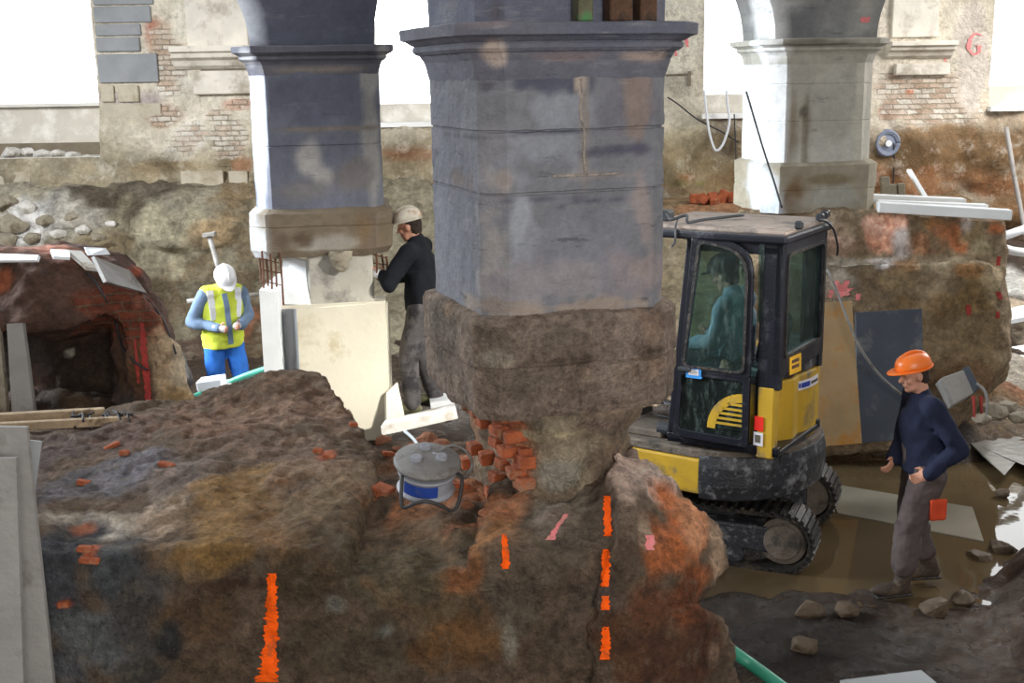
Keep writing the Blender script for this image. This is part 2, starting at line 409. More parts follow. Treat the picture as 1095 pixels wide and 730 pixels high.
# ================================================================== MATERIALS
M = {}
M['wall'] = attr_mat('old_lime_wall', brick=(0.23, 0.078, (222, 216, 204), (188, 160, 138), (160, 148, 128)), fine=14, clump=3.0, var=0.22, clumpvar=0.18, fleck=0.15, bump=0.9, bdist=0.06, mott=0.35, mscale=3.5, mdark=(122, 108, 88), mlight=(232, 226, 214))
M['bank'] = attr_mat('earth_bank', fine=10, clump=2.5, var=0.35, clumpvar=0.35, fleck=0.25, fleckcol=(185, 178, 160), bump=1.0, bdist=0.12, mott=0.45, mscale=3.0, mdark=(80, 72, 56), mlight=(185, 178, 158))
M['rubble'] = attr_mat('rubble_masonry', fine=30, clump=7.0, var=0.48, clumpvar=0.38, fleck=0.45, fleckcol=(190, 175, 155), bump=1.0, bdist=0.09, mott=0.45, mscale=9)
M['rubble_far'] = attr_mat('far_rubble_masonry', fine=16, clump=4.0, var=0.4, clumpvar=0.25, fleck=0.4, fleckcol=(185, 165, 140), bump=1.0, bdist=0.09, mott=0.35, mscale=5)
M['vault'] = attr_mat('brick_vault', brick=(0.17, 0.058, (140, 76, 54), (110, 60, 48), (122, 100, 82)), fine=20, clump=5.0, var=0.35, clumpvar=0.3, fleck=0.25, bump=1.0, bdist=0.05)
M['stone'] = attr_mat('blue_limestone', fine=30, clump=5.0, var=0.13, clumpvar=0.14, fleck=0.12, fleckcol=(150, 145, 140), bump=0.6, bdist=0.02, rough=0.75, streak=0.75)
M['stone_far'] = attr_mat('blue_limestone_far', fine=14, clump=3.0, var=0.14, clumpvar=0.14, fleck=0.12, fleckcol=(190, 185, 175), bump=0.4, bdist=0.02, streak=0.35, sscale=.7)
M['mud'] = attr_mat('wet_mud', fine=16, clump=4.0, var=0.4, clumpvar=0.35, fleck=0.15, fleckcol=(140, 125, 105), bump=1.0, bdist=0.06, wet=True, spec=0.35, rough=0.85)
M['brick'] = rough_mat('fired_brick', (158, 82, 48), 0.9, 0.35, 12, 0.8, 60, dirt=(150, 120, 95), dirt_amt=0.35)
M['orange_paint'] = rough_mat('orange_spray', (255, 96, 20), 0.8, 0.15, 30, 0.4, 80, dirt=(190, 90, 45), dirt_amt=0.35)
M['orange_paint'].node_tree.nodes['Principled BSDF'].inputs['Specular IOR Level'].default_value = 0.1
M['red_paint'] = rough_mat('red_spray', (158, 50, 44), 0.8, 0.15, 30, 0.4, 80, dirt=(120, 50, 40), dirt_amt=0.3)
M['pink_paint'] = rough_mat('pink_spray', (226, 128, 130), 0.8, 0.15, 30, 0.4, 80, dirt=(190, 140, 125), dirt_amt=0.4)
M['white_paint'] = rough_mat('white_board', (235, 238, 240), 0.6, 0.06, 5, 0.1, 40)
M['sheet_grey'] = rough_mat('weathered_grey_board', (150, 146, 142), 0.7, 0.16, 4, 0.3, 30, dirt=(100, 92, 84), dirt_amt=0.3)
M['wood'] = rough_mat('old_timber', (166, 144, 116), 0.8, 0.3, 10, 0.4, 50, dirt=(95, 75, 55), dirt_amt=0.3)
M['wood_dark'] = rough_mat('dark_timber', (88, 60, 40), 0.8, 0.35, 12, 0.6, 50, dirt=(45, 35, 28), dirt_amt=0.4)
M['rust'] = rough_mat('rusty_steel', (95, 60, 42), 0.8, 0.3, 40, 0.3, 80)
M['dark_metal'] = rough_mat('dark_metal', (45, 48, 52), 0.5, 0.2, 20, 0.2, 60)
M['green'] = rough_mat('green_hose', (55, 140, 115), 0.45, 0.15, 10, 0.1, 30)
M['rock'] = rough_mat('loose_stone', (150, 142, 125), 0.9, 0.3, 6, 0.9, 18, dirt=(105, 92, 75), dirt_amt=0.5)
M['rock_mud'] = rough_mat('muddy_stone', (92, 76, 58), 0.7, 0.35, 8, 0.9, 22, dirt=(60, 48, 38), dirt_amt=0.5)
# ================================================================== BACK WALL
YW = 19.5
def wx(px, py=110): return P(px, py, YW).x
def wz(py, px=547): return P(px, py, YW).z
OPEN = [(-13.5, wx(106), wz(168, 60)), (wx(398), wx(515), wz(134, 435)), (wx(752), wx(846), wz(125, 775)), (wx(1060, 60), wx(1330), wz(117, 1080))]
ZT = 7.6
def snapped(lo, hi, step, keys):
    a = list(np.arange(lo, hi + 1e-6, step)); return sorted(set([round(v, 4) for v in a if all(abs(v - k) > step * .45 for k in keys)] + [round(k, 4) for k in keys]))
kx = [v for o in OPEN for v in o[:2]]; kz = [o[2] for o in OPEN] + [ZT]
xs = snapped(-13.6, 13.6, 0.065, kx); zs = snapped(-0.4, 5.3, 0.065, kz[:-1]) + [6.0, 6.8, ZT, 9.0, 11.0]
vs = [(x, YW, z) for z in zs for x in xs]; nx = len(xs); fs = []
for j in range(len(zs) - 1):
    for i in range(nx - 1):
        cx = (xs[i] + xs[i + 1]) / 2; cz = (zs[j] + zs[j + 1]) / 2
        if any(a < cx < b and z0 < cz < ZT for a, b, z0 in OPEN): continue
        fs.append((j * nx + i, j * nx + i + 1, (j + 1) * nx + i + 1, (j + 1) * nx + i))
me = bpy.data.meshes.new('wall_back'); me.from_pydata(vs, [], fs)
co = verts(me); lowf = np.clip((3.35 - co[:, 2]) / 0.5, 0, 1)
co[:, 1] -= (0.02 + 0.16 * lowf) * (0.6 + fbm(co, 1.6, 4, 5)) * (1) * np.where(co[:, 2] > 5, 0, 1) + 0.10 * lowf
setv(me, co)
wall = link_mesh('wall_back', me, M['wall'], smooth=True); wall['kind'] = 'structure'
G = 1.3
wall_p = [
 (190, 60, 120, 130, (196, 188, 172)), (20, 190, 160, 26, (150, 143, 126)), (250, 210, 160, 30, (140, 128, 104)), (140, 130, 45, 40, (176, 168, 150)),
 
 (166, 38, 10, 16, (165, 112, 94), 0.2), (185, 45, 20, 20, (190, 172, 150), 0.6), (182, 80, 18, 22, (215, 208, 195), 0.8), (200, 150, 22, 24, (232, 228, 218), 0.6), (180, 125, 18, 12, (150, 120, 100), 0.7),
 (245, 145, 26, 28, (200, 190, 168), 0.8), (255, 112, 16, 6, (190, 110, 80), 0.8), (235, 25, 30, 28, (205, 200, 190)), (195, 20, 12, 26, (205, 200, 185)),
 (230, 92, 32, 14, (205, 202, 190)), (215, 60, 12, 14, (215, 208, 195), 0.4), (140, 105, 30, 8, (160, 150, 145)), (195, 178, 60, 8, (140, 120, 90)), (262, 175, 12, 8, (175, 110, 75)),
 (435, 185, 40, 34, (158, 142, 116)), (440, 165, 30, 8, (165, 100, 65)), (425, 205, 18, 10, (165, 150, 125)), (445, 215, 16, 14, (160, 110, 75), 0.4), (425, 230, 20, 14, (130, 112, 85)),
 (725, 40, 30, 70, (205, 200, 185)), (735, 110, 26, 20, (190, 182, 165)), (725, 90, 12, 10, (170, 165, 150)), (760, 150, 50, 14, (165, 155, 128)), (745, 180, 50, 20, (152, 138, 105)), (770, 200, 60, 16, (150, 125, 88)),
 (735, 190, 14, 6, (175, 115, 65)), (728, 196, 9, 4, (95, 105, 40)), (748, 196, 8, 4, (120, 130, 50)), (770, 215, 40, 6, (160, 110, 76)),
 (1000, 70, 80, 80, (205, 196, 180)), (960, 100, 35, 30, (215, 205, 190), 0.7), (1010, 110, 50, 30, (200, 182, 160), 0.75), (1040, 60, 16, 60, (190, 180, 170)), (945, 20, 12, 30, (200, 192, 178), 0.3),
 (950, 118, 12, 8, (195, 120, 85), 0.7), (972, 98, 6, 4, (190, 115, 80)), (1010, 145, 60, 10, (160, 132, 100)), (1010, 170, 90, 22, (124, 98, 68)), (960, 165, 30, 14, (110, 88, 60)), (1020, 190, 60, 9, (150, 104, 70)), (1060, 200, 40, 10, (150, 92, 58)),
 (1085, 160, 30, 24, (118, 96, 70)), (1075, 130, 24, 10, (165, 150, 130)), (1000, 182, 14, 8, (150, 95, 62)), (1085, 185, 8, 6, (150, 95, 62)), (950, 190, 20, 12, (145, 92, 60)), (990, 205, 60, 8, (140, 90, 60)), (1085, 230, 30, 20, (110, 80, 55))]
colorize(wall, (185, 176, 158), wall_p, gain=G, brick0=0.0, nf=2.6, edge=0.5)
# the lower wall was dug out of the ground and stays earth-brown
co = verts(wall.data); at = wall.data.color_attributes['Col']; c = np.empty(len(co) * 4); at.data.foreach_get('color', c); c = c.reshape(-1, 4)
w = np.clip((2.95 + .3 * fbm(co, 1.5, 3, 41) - co[:, 2]) / .35, 0, 1)[:, None]; f = (.8 + .35 * fbm(co, 2.2, 4, 44))[:, None]
rt = np.clip((co[:, 0] - 1.5) / 2.5, 0, 1)[:, None]; mixc = c[:, :3] * .4 + (np.array(lin((158, 146, 120), G)) * (1 - rt) + np.array(lin((118, 92, 64), G)) * rt) * .6 * f; c[:, :3] = c[:, :3] * (1 - w) + mixc * w; at.data.foreach_set('color', c.ravel())
wtree = tree_of(wall)
for ln in ([(1050, 38, 4), (1043, 35, 4), (1037, 42, 4), (1036, 53, 4), (1041, 59, 4), (1047, 56, 4), (1047, 49, 4), (1042, 48, 3)], [(721, 50, 3), (723, 60, 3)], [(733, 38, 3), (735, 50, 3)], [(1008, 58, 3), (1012, 66, 2)]): paint_mark(wtree, ln, M['pink_paint'], wall, lift=.02)
# stone block courses of the wall below the left window, thin recessed joints kept as slabs of their own size
def stuctbox(name, boxes, mat, parent=None, bevel=0.0):
    mb = MB()
    for b in boxes: mb.box(b[0], b[1])
    o = mb.build(name, mat, parent, bevel=bevel)
    if parent is None: o['kind'] = 'structure'
    return o
M['reveal'] = rough_mat('window_reveal_plaster', (215, 212, 205), 0.85, 0.08, 3, 0.3, 12)
M['infill'] = rough_mat('window_infill_board', (200, 194, 182), 0.85, 0.1, 2.5, 0.3, 10, dirt=(228, 224, 215), dirt_amt=0.3)
M['sill_white'] = rough_mat('white_sill_stone', (240, 240, 238), 0.7, 0.05, 3, 0.2, 12)
M['joint'] = rough_mat('dark_mortar_joint', (118, 108, 92), 0.95, 0.2, 4, 0.5, 20)
for i, (a, b, z0) in enumerate(OPEN):
    fr = stuctbox('window_%d' % (i + 1), [((a - .1, YW + .45, (z0 + ZT) / 2), (.2, .9, ZT - z0)), ((b + .1, YW + .45, (z0 + ZT) / 2), (.2, .9, ZT - z0)), (((a + b) / 2, YW + .45, ZT + .1), (b - a + .4, .9, .2)), (((a + b) / 2, YW + .5, z0 - .1), (b - a + .4, .98, .2))], M['reveal'])
    top = {0: wz(114, 60), 1: wz(111, 435), 2: wz(101, 775), 3: wz(92, 1080)}[i]
    d = 0.55 if i == 0 else 0.18
    stuctbox('window_infill', [(((a + b) / 2, YW + d + .06, (z0 + top) / 2), (b - a, .12, top - z0))], M['infill'], fr)
    if i > 0: stuctbox('window_sill', [(((a + b) / 2, YW - .05, z0 + .02), (b - a + .1, .42, .07))], M['sill_white'], fr)
    else: stuctbox('window_dark_strip', [(((a + b) / 2, YW + d - .01, z0 + .10), (b - a, .06, .20))], M['joint'], fr)  # solid dark strip standing in for the dark recess under the infill
    if i == 0: stuctbox('window_sill', [(((a + b) / 2, YW + .5, top + .02), (b - a, .22, .05))], M['reveal'], fr)
# block joints, drawn as real recess strips of mortar
jm = MB()
random.seed(3)
z = wz(168, 150)
def jl(x0, y0, x1, y1, w=.018):
    a, b = P(x0, y0, YW - .035), P(x1, y1, YW - .035); beam(jm, a, b, .05, w, (0, 1, 0) if abs(a.x - b.x) < abs(a.z - b.z) else (0, 0, 1))
for q in [(212, 0, 212, 52), (232, 100, 268, 98), (215, 75, 268, 74), (0, 183, 60, 182), (160, 172, 270, 178), (192, 172, 193, 205), (245, 178, 246, 205), (95, 175, 96, 190), (712, 80, 735, 79), (737, 76, 737, 92)]:
    jl(*q)
jo = jm.build('trim_1', M['joint'], None); jo['kind'] = 'structure'
# dressed corner blocks beside the left window
M['grey_block'] = rough_mat('blue_grey_dressed_block', (136, 139, 142), 0.9, 0.12, 3, 0.4, 14, dirt=(150, 150, 146), dirt_amt=.25)
M['buff_block'] = rough_mat('buff_dressed_block', (176, 168, 150), 0.85, 0.12, 3, 0.4, 14, dirt=(150, 138, 116), dirt_amt=.35)
for nm, mt_, L_ in (('trim_7', 'grey_block', [(99, -12, 165, 5), (100, 7, 163, 24), (102, 26, 152, 38), (103, 40, 151, 55), (104, 58, 171, 88)]), ('trim_8', 'buff_block', [(108, 91, 124, 109), (126, 91, 150, 109), (110, 111, 174, 128), (111, 131, 129, 148), (131, 131, 154, 147), (112, 150, 176, 168), (40, 186, 90, 204), (0, 184, 38, 202), (195, 182, 242, 200), (246, 182, 268, 200)])):
    mb = MB()
    for x0, y0, x1, y1 in L_:
        a, b = P(x0, y0, YW), P(x1, y1, YW); mb.box(((a.x + b.x) / 2, YW - .01 - .10 * (y0 > 180), (a.z + b.z) / 2), (b.x - a.x - .012, .10, a.z - b.z - .008), bev=.010)
    o = mb.build(nm, M[mt_]); o['kind'] = 'structure'
# moulded corbels left on the wall where vault ribs sprang
def corbel(n, x0, x1, y0, y1, yn0, yn1):
    a, b = P(x0, y0, YW), P(x1, y1, YW); w = b.x - a.x; cx = (a.x + b.x) / 2; h = a.z - b.z; zt = a.z
    prof = [(0, 0), (.34, 0), (.34, -.25 * h), (.26, -.3 * h), (.25, -.5 * h), (.16, -.62 * h), (.12, -.85 * h), (.04, -h), (0, -h)]
    mb = MB().prism([(p, q) for p, q in prof], (cx, YW, zt), (0, -1, 0), (0, 0, 1), (1, 0, 0), -w / 2, w / 2)
    o = mb.build('trim_%d' % n, M['corbel'], bevel=.01); o['kind'] = 'structure'
    c = P(yn0, yn1, YW)
    return o
M['corbel'] = rough_mat('pale_corbel_stone', (212, 206, 194), 0.85, 0.12, 3, 0.4, 14, dirt=(165, 155, 140), dirt_amt=0.4)
corbel(2, 186, 275, 50, 73, 0, 0); corbel(3, 947, 1016, 45, 62, 0, 0)
o = stuctbox('trim_4', [(P(240, 88, YW - .04), (.95, .2, .36))], M['corbel'], bevel=.02)
o = stuctbox('trim_5', [(P(985, 74, YW - .04), (.85, .2, .18)), (P(978, 18, YW - .02), (.72, .12, .62))], M['corbel'], bevel=.02)
# stepped plaster panels between the old ribs
o = stuctbox('trim_6', [(P(232, 20, YW - .02), (.95, .14, .92))], M['corbel'], bevel=.02)
# ================================================================== FLOOR (one terrain)
def grid(name, X, Y, zf, mat):
    gx, gy = np.meshgrid(X, Y); p = np.stack([gx.ravel(), gy.ravel(), np.zeros(gx.size)], 1); p[:, 2] = zf(p)
    nx, ny = len(X), len(Y); fs = [(j * nx + i, j * nx + i + 1, (j + 1) * nx + i + 1, (j + 1) * nx + i) for j in range(ny - 1) for i in range(nx - 1)]
    me = bpy.data.meshes.new(name); me.from_pydata(p.tolist(), [], fs); return link_mesh(name, me, mat, smooth=True)
def sst(x, a, b):
    t = np.clip((x - a) / (b - a), 0, 1); return t * t * (3 - 2 * t)
def floor_z(p):
    x, y = p[:, 0], p[:, 1]
    n = fbm(p, 1.3, 4, 2); f = fbm(p, 6.0, 3, 9)
    z = 0.02 + 0.04 * n + 0.030 * f
    pud = sst(y + 0.30 * fbm(p, 1.1, 3, 4) - 0.10 * (x - 2) - .55 * np.clip(x - 3.1, 0, 2), 8.05, 8.45) * (1 - sst(y + .3 * fbm(p, .9, 2, 6), 11.0, 11.5)) * sst(x, 0.2, 0.8) * (1 - sst(x, 6.8, 7.6))
    z = z * (1 - pud) + (-0.055 + 0.02 * n) * pud
    # muddy heap that climbs at the right edge of the view, ruts nearer
    z += 0.42 * sst(x - 0.25 * (y - 6.0) + .2 * n, 2.7, 3.9) * (1 - sst(y + .2 * n, 8.5, 9.15)) * (1 + .35 * f)
    z -= 0.05 * np.exp(-((x - 2.75) ** 2 / .3 + (y - 8.1) ** 2 / .12))
    # bank of spoil at the foot of the far footing and ground rising behind it
    z += (0.18 + 0.10 * n) * sst(y, 11.3, 11.9) * sst(x, 0, 1)
    z += 0.75 * sst(y, 12.8, 18.5) * sst(x, 4.0, 5.2) + 0.25 * sst(y, 12.5, 13.5) * sst(x, 4.0, 5.0)
    # higher ground on which the man at the left pier stands
    z += 0.62 * sst(y, 9.4, 9.7) * (1 - sst(y, 11.4, 12.2)) * sst(x, -1.4, -1.1) * (1 - sst(x, -.2, .3))
    return z
Xs = np.concatenate([np.arange(-13.5, 0.3, .16), np.arange(0.3, 7.2, .045), np.arange(7.2, 13.6, .2)])
Ys = np.concatenate([np.arange(2.0, 5.0, .15), np.arange(5.0, 13.5, .05), np.arange(13.5, 19.9, .12)])
floor = grid('floor', Xs, Ys, floor_z, M['mud']); floor['kind'] = 'structure'
def ground(x, y): return float(floor_z(np.array([[x, y, 0.0]]))[0])
floor_p = [(830, 640, 90, 40, (62, 50, 40)), (900, 700, 160, 40, (56, 45, 37)), (1050, 660, 90, 60, (80, 62, 48)), (1080, 600, 40, 30, (92, 66, 50)), (930, 475, 90, 16, (120, 96, 68)), (1060, 440, 60, 20, (120, 98, 74)),
 (830, 690, 60, 20, (50, 42, 36)), (1085, 400, 25, 50, (205, 195, 180)), (1085, 340, 30, 30, (190, 170, 145)), (1085, 300, 30, 20, (215, 212, 205)), (1085, 440, 30, 16, (150, 130, 105))]  # far-right pale patches: whitish rubble with its sunlit brightness painted in
colorize(floor, (72, 56, 43), floor_p, gain=.78, nf=2.0)
mt, nt, b = _new('muddy_water'); L = nt.links
b.inputs['Base Color'].default_value = (*lin((112, 94, 68), 0.6), 1); b.inputs['Roughness'].default_value = 0.03; b.inputs['IOR'].default_value = 1.33; b.inputs['Specular IOR Level'].default_value = 0.6
tc = N(nt, 'ShaderNodeTexCoord'); n = N(nt, 'ShaderNodeTexNoise'); n.inputs['Scale'].default_value = 2.5; n.inputs['Detail'].default_value = 3; L.new(tc.outputs['Object'], n.inputs['Vector'])
bp = N(nt, 'ShaderNodeBump'); bp.inputs['Strength'].default_value = 0.10; bp.inputs['Distance'].default_value = 0.02; L.new(n.outputs['Fac'], bp.inputs['Height']); L.new(bp.outputs['Normal'], b.inputs['Normal'])
pud = grid('puddle', np.linspace(0.0, 7.4, 30), np.linspace(7.6, 11.9, 20), lambda p: p[:, 0] * 0 + 0.0, mt)
single(pud, 'shallow brown muddy puddle around the excavator tracks reflecting the bright window', 'puddle')
# left earth bank under the back wall
PR = [(19.6, 2.28), (19.3, 2.12), (18.95, 1.8), (18.55, 1.3), (18.1, .7), (17.3, .3), (16.0, -0.1)]
def bank_pt(x, t):
    k = t * (len(PR) - 1); i = min(int(k), len(PR) - 2); f = k - i
    return (x, PR[i][0] * (1 - f) + PR[i + 1][0] * f, PR[i][1] * (1 - f) + PR[i + 1][1] * f)
BX = np.arange(-10.5, 0.6, .06); BT = np.linspace(0, 1, 110)
vs = [bank_pt(x, t) for t in BT for x in BX]; nx = len(BX)
fs = [(j * nx + i, (j + 1) * nx + i, (j + 1) * nx + i + 1, j * nx + i + 1) for j in range(len(BT) - 1) for i in range(nx - 1)]
me = bpy.data.meshes.new('b'); me.from_pydata(vs, [], fs)
me.update(); co = verts(me); nn = normals(me)
tt = np.repeat(BT, nx)[:, None]; ampk = 0.06 + 0.94 * np.clip((tt - .25) / .5, 0, 1)
co = co + nn * (fbm(co, .8, 2, 31) * .14)[:, None] * ampk + nn * (fbm(co, 2.2, 4, 38) * .11)[:, None] * (.3 + .7 * ampk) + nn * (fbm(co, 5.5, 3, 52) * .05)[:, None]; setv(me, co)
# broken vault haunches standing a little proud of the bank
for (px, py, rx, rz, am) in [(200, 235, .95, .42, .35), (60, 222, .9, .3, .3), (140, 300, .5, .3, .18), (90, 250, .6, .2, .25)]:
    c = P(px, py, 18.7); d = np.sqrt(((co[:, 0] - c.x) / rx) ** 2 + ((co[:, 2] - c.z) / rz) ** 2); w = np.clip((1.15 - d) / .35, 0, 1); co[:, 1] -= w * am * (.8 + .3 * fbm(co, 3, 2, 8))
setv(me, co)
bank = link_mesh('floor_bank', me, M['bank'], smooth=True); bank['kind'] = 'structure'
bank_p = [(30, 200, 70, 14, (150, 144, 128)), (130, 195, 60, 12, (140, 132, 112)), (200, 228, 50, 24, (138, 132, 116)), (60, 228, 40, 20, (150, 146, 138)), (25, 235, 26, 26, (205, 203, 200)), (90, 222, 26, 14, (165, 160, 150)),
 (115, 208, 30, 7, (80, 72, 60)), (140, 225, 14, 22, (88, 80, 66)), (170, 203, 60, 5, (90, 82, 70)), (250, 215, 20, 30, (120, 104, 80)), (150, 270, 60, 24, (118, 106, 84)), (210, 285, 40, 30, (104, 92, 72)), (180, 250, 40, 10, (150, 143, 122)), (240, 250, 30, 14, (150, 130, 100)),
 (180, 330, 30, 40, (92, 80, 62)), (240, 320, 50, 30, (96, 84, 66)), (275, 360, 30, 40, (90, 74, 56)), (262, 250, 10, 40, (110, 98, 78)), (200, 380, 30, 30, (88, 72, 60)), (190, 290, 10, 8, (150, 142, 120)), (430, 400, 50, 30, (90, 76, 60)), (262, 345, 12, 20, (130, 85, 60))]
colorize(bank, (130, 123, 104), bank_p, gain=1.65, nf=2.6, edge=.6)
btree = tree_of(bank)
# right earth bank at the foot of the back wall, with rows of broken brick on top
PR2 = [(19.7, 1.82), (19.0, 1.78), (18.5, 1.70), (17.4, 1.0), (16.2, .4), (15.4, -.1)]
PRs = PR; PR = PR2; BX2 = np.arange(.6, 7.1, .06); vs = [bank_pt(x, t) for t in BT for x in BX2]; nx = len(BX2); PR = PRs
fs = [(j * nx + i, (j + 1) * nx + i, (j + 1) * nx + i + 1, j * nx + i + 1) for j in range(len(BT) - 1) for i in range(nx - 1)]
me = bpy.data.meshes.new('b'); me.from_pydata(vs, [], fs); me.update(); displace(me, [(.05, 1.5, 4)], 77)
bank2 = link_mesh('floor_bank', me, M['bank'], smooth=True); bank2['kind'] = 'structure'
colorize(bank2, (136, 112, 82), [(760, 222, 40, 8, (150, 110, 80)), (725, 300, 30, 60, (140, 128, 104))], gain=1.2, nf=2)
# ================================================================== PIERS
def octo(h, c):
    return [(-h + c, -h), (h - c, -h), (h, -h + c), (h, h - c), (h - c, h), (-h + c, h), (-h, h - c), (-h, -h + c)]
def loft(name, ctr, th, h, c, levels, step, mat, parent, disp):
    ca, sa = math.cos(math.radians(th)), math.sin(math.radians(th))
    Z = []
    for i in range(len(levels) - 1):
        (z0, o0), (z1, o1) = levels[i], levels[i + 1]; n = max(1, int(abs(z1 - z0) / step))
        for k in range(n): t = k / n; Z.append((z0 * (1 - t) + z1 * t, o0 * (1 - t) + o1 * t))
    Z.append(levels[-1])
    base = octo(h, c); cnt = []
    for i in range(8):
        a, b = base[i], base[(i + 1) % 8]; cnt.append(max(2, int(math.hypot(a[0] - b[0], a[1] - b[1]) / step)))
    vs = []; nr = sum(cnt)
    for z, off in Z:
        pl = octo(h + off, c + off * .25)
        for i in range(8):
            a, b = pl[i], pl[(i + 1) % 8]
            for k in range(cnt[i]):
                t = k / cnt[i]; x = a[0] * (1 - t) + b[0] * t; y = a[1] * (1 - t) + b[1] * t
                vs.append((ctr[0] + x * ca - y * sa, ctr[1] + x * sa + y * ca, z))
    fs = [(j * nr + i, j * nr + (i + 1) % nr, (j + 1) * nr + (i + 1) % nr, (j + 1) * nr + i) for j in range(len(Z) - 1) for i in range(nr)]
    fs += [tuple(range(nr))[::-1], tuple((len(Z) - 1) * nr + k for k in range(nr))]
    me = bpy.data.meshes.new(name); me.from_pydata(vs, [], fs); me.update()
    if disp: displace(me, disp, 13)
    return link_mesh(name, me, mat, parent)
def joints(z0, z1, js, off=0.0, g=0.008, w=0.008):
    out = [(z0, off)]
    for j in sorted(js): out += [(j - w, off), (j - w * .4, off - g), (j + w * .4, off - g), (j + w, off)]
    return out + [(z1, off)]
def capprof(zb, zt, k=1.0):
    h = zt - zb
    return [(zb - .04, 0), (zb, .015 * k), (zb + .22 * h, .03 * k), (zb + .38 * h, .055 * k), (zb + .40 * h, .075 * k), (zb + .47 * h, .095 * k), (zb + .55 * h, .095 * k), (zb + .60 * h, .085 * k), (zb + .62 * h, .10 * k), (zb + .70 * h, .135 * k), (zb + .74 * h, .165 * k), (zb + .97 * h, .17 * k), (zt, .16 * k), (zt + .004, 0)]
def pier_at(corner_px, corner_py, Y, th, h, c):
    """centre from the pixel of the front-left corner (front face / left chamfer)"""
    A = P(corner_px, corner_py, Y); t = math.radians(th); x, y = -h + c, -h
    return (A.x - (x * math.cos(t) - y * math.sin(t)), A.y - (x * math.sin(t) + y * math.cos(t)))
# --- central pier
TH = 20.0; HC = 0.455; CC = 0.10
C0 = pier_at(545, 336, 5.33, TH, HC, CC)
zl, zcb, zct = 2.68, 3.755, 3.955
pc = thing('stone_pier', 'largest and nearest pier, blue-grey stone with moulded capital, on crumbling brick footing', 'pier', (C0[0], C0[1], 1.75))
sh = loft('shaft', C0, TH, HC, CC, joints(zl - .03, zcb, [P(600, 205, 5.45).z, P(560, 140, 5.4).z]), .018, M['stone'], pc, [(.004, 8, 3), (.003, 24, 2)])
shp = [(485, 200, 30, 130, (112, 112, 120)), (528, 200, 16, 130, (132, 130, 134)), (528, 260, 14, 50, (150, 144, 142)), (600, 115, 50, 22, (138, 140, 148)), (590, 160, 40, 22, (136, 138, 146)), (600, 90, 50, 10, (84, 86, 100)), (525, 92, 18, 8, (86, 84, 92)),  # left face toned down, chamfer lightened: light on the faces painted in
 (670, 110, 34, 34, (112, 110, 118)), (680, 112, 15, 32, (134, 120, 114)), (625, 130, 5, 55, (136, 128, 124)), (620, 90, 4, 10, (170, 156, 144)), (665, 160, 40, 6, (84, 82, 96)), (580, 142, 50, 2.5, (88, 88, 100)), (500, 145, 40, 2.5, (90, 88, 94)), (640, 187, 60, 2.5, (140, 132, 132)), (575, 212, 60, 3, (92, 90, 102)), (640, 215, 50, 3, (92, 90, 102)),
 (560, 240, 14, 40, (150, 152, 160)), (640, 260, 60, 40, (124, 124, 132)), (600, 300, 50, 20, (140, 134, 138)), (680, 290, 30, 30, (134, 126, 130)), (690, 240, 14, 50, (146, 134, 132)), (490, 190, 30, 12, (116, 106, 104)), (480, 260, 20, 40, (118, 118, 126)), (620, 328, 90, 7, (150, 136, 126)), (510, 325, 30, 6, (140, 128, 120)), (670, 68, 40, 6, (165, 148, 136)), (600, 220, 10, 3, (80, 78, 88)), (540, 196, 6, 10, (150, 140, 136))]
colorize(sh, (119, 119, 124), shp, gain=1.08, nf=8, edge=.85)
cp = loft('capital', C0, TH, HC, CC, capprof(zcb, zct, .72), .014, M['stone'], pc, [(.003, 9, 3)])
colorize(cp, (98, 98, 108), [(480, 45, 50, 30, (104, 102, 112)), (528, 55, 14, 6, (176, 160, 150)), (600, 60, 30, 4, (120, 108, 110)), (528, 25, 30, 6, (120, 112, 116)), (690, 60, 24, 6, (150, 134, 126)), (650, 30, 80, 14, (92, 94, 106))], gain=1.2, nf=6)
us = loft('upper_shaft', C0, TH, HC, CC, [(zct, 0.0), (6.4, 0.0)], .03, M['stone'], pc, [(.004, 8, 3)])
colorize(us, (92, 94, 108), [(480, 8, 24, 10, (112, 112, 118)), (530, 12, 8, 14, (84, 80, 88)), (700, 8, 16, 10, (96, 92, 104))], gain=1.2, nf=6)
h_pl = HC + .055
C1 = C0
zpb = 2.20
pl = loft('plinth', C1, TH, h_pl, CC + .02, [(zpb, -.02), (zpb + .04, 0)] + joints(zpb + .05, zl - .035, [2.44], 0, .012, .012) + [(zl - .01, -.012), (zl, -.05), (zl + .002, -.2)], .02, M['rubble'], pc, [(.012, 4, 3), (.006, 18, 3)])
colorize(pl, (124, 108, 96), [(475, 350, 30, 30, (104, 94, 84)), (525, 330, 24, 8, (136, 122, 108)), (525, 360, 20, 20, (118, 104, 92)), (600, 360, 50, 16, (126, 112, 100)), (600, 388, 80, 5, (92, 78, 68)), (680, 350, 40, 20, (134, 112, 98)), (680, 376, 30, 5, (88, 72, 62)), (560, 405, 40, 18, (118, 104, 92)), (530, 385, 20, 10, (142, 130, 116)), (660, 395, 50, 12, (140, 118, 102)), (480, 330, 12, 10, (128, 108, 90)), (600, 330, 80, 6, (138, 122, 110)), (470, 375, 20, 18, (98, 86, 76))], gain=2.0, nf=6)
MJ = rough_mat('crumbling_mortar', (158, 146, 134), 0.95, 0.2, 20, 0.8, 60, dirt=(112, 106, 108), dirt_amt=.5)
def fl(px, py, out=.0): t = math.radians(TH); n = Vector((math.sin(t), -math.cos(t), 0)); A = Vector((C0[0], C0[1], 0)) + n * (HC + out); d = ray(px, py); return CAM + d * ((A - CAM).dot(n) / d.dot(n))
mb = MB()
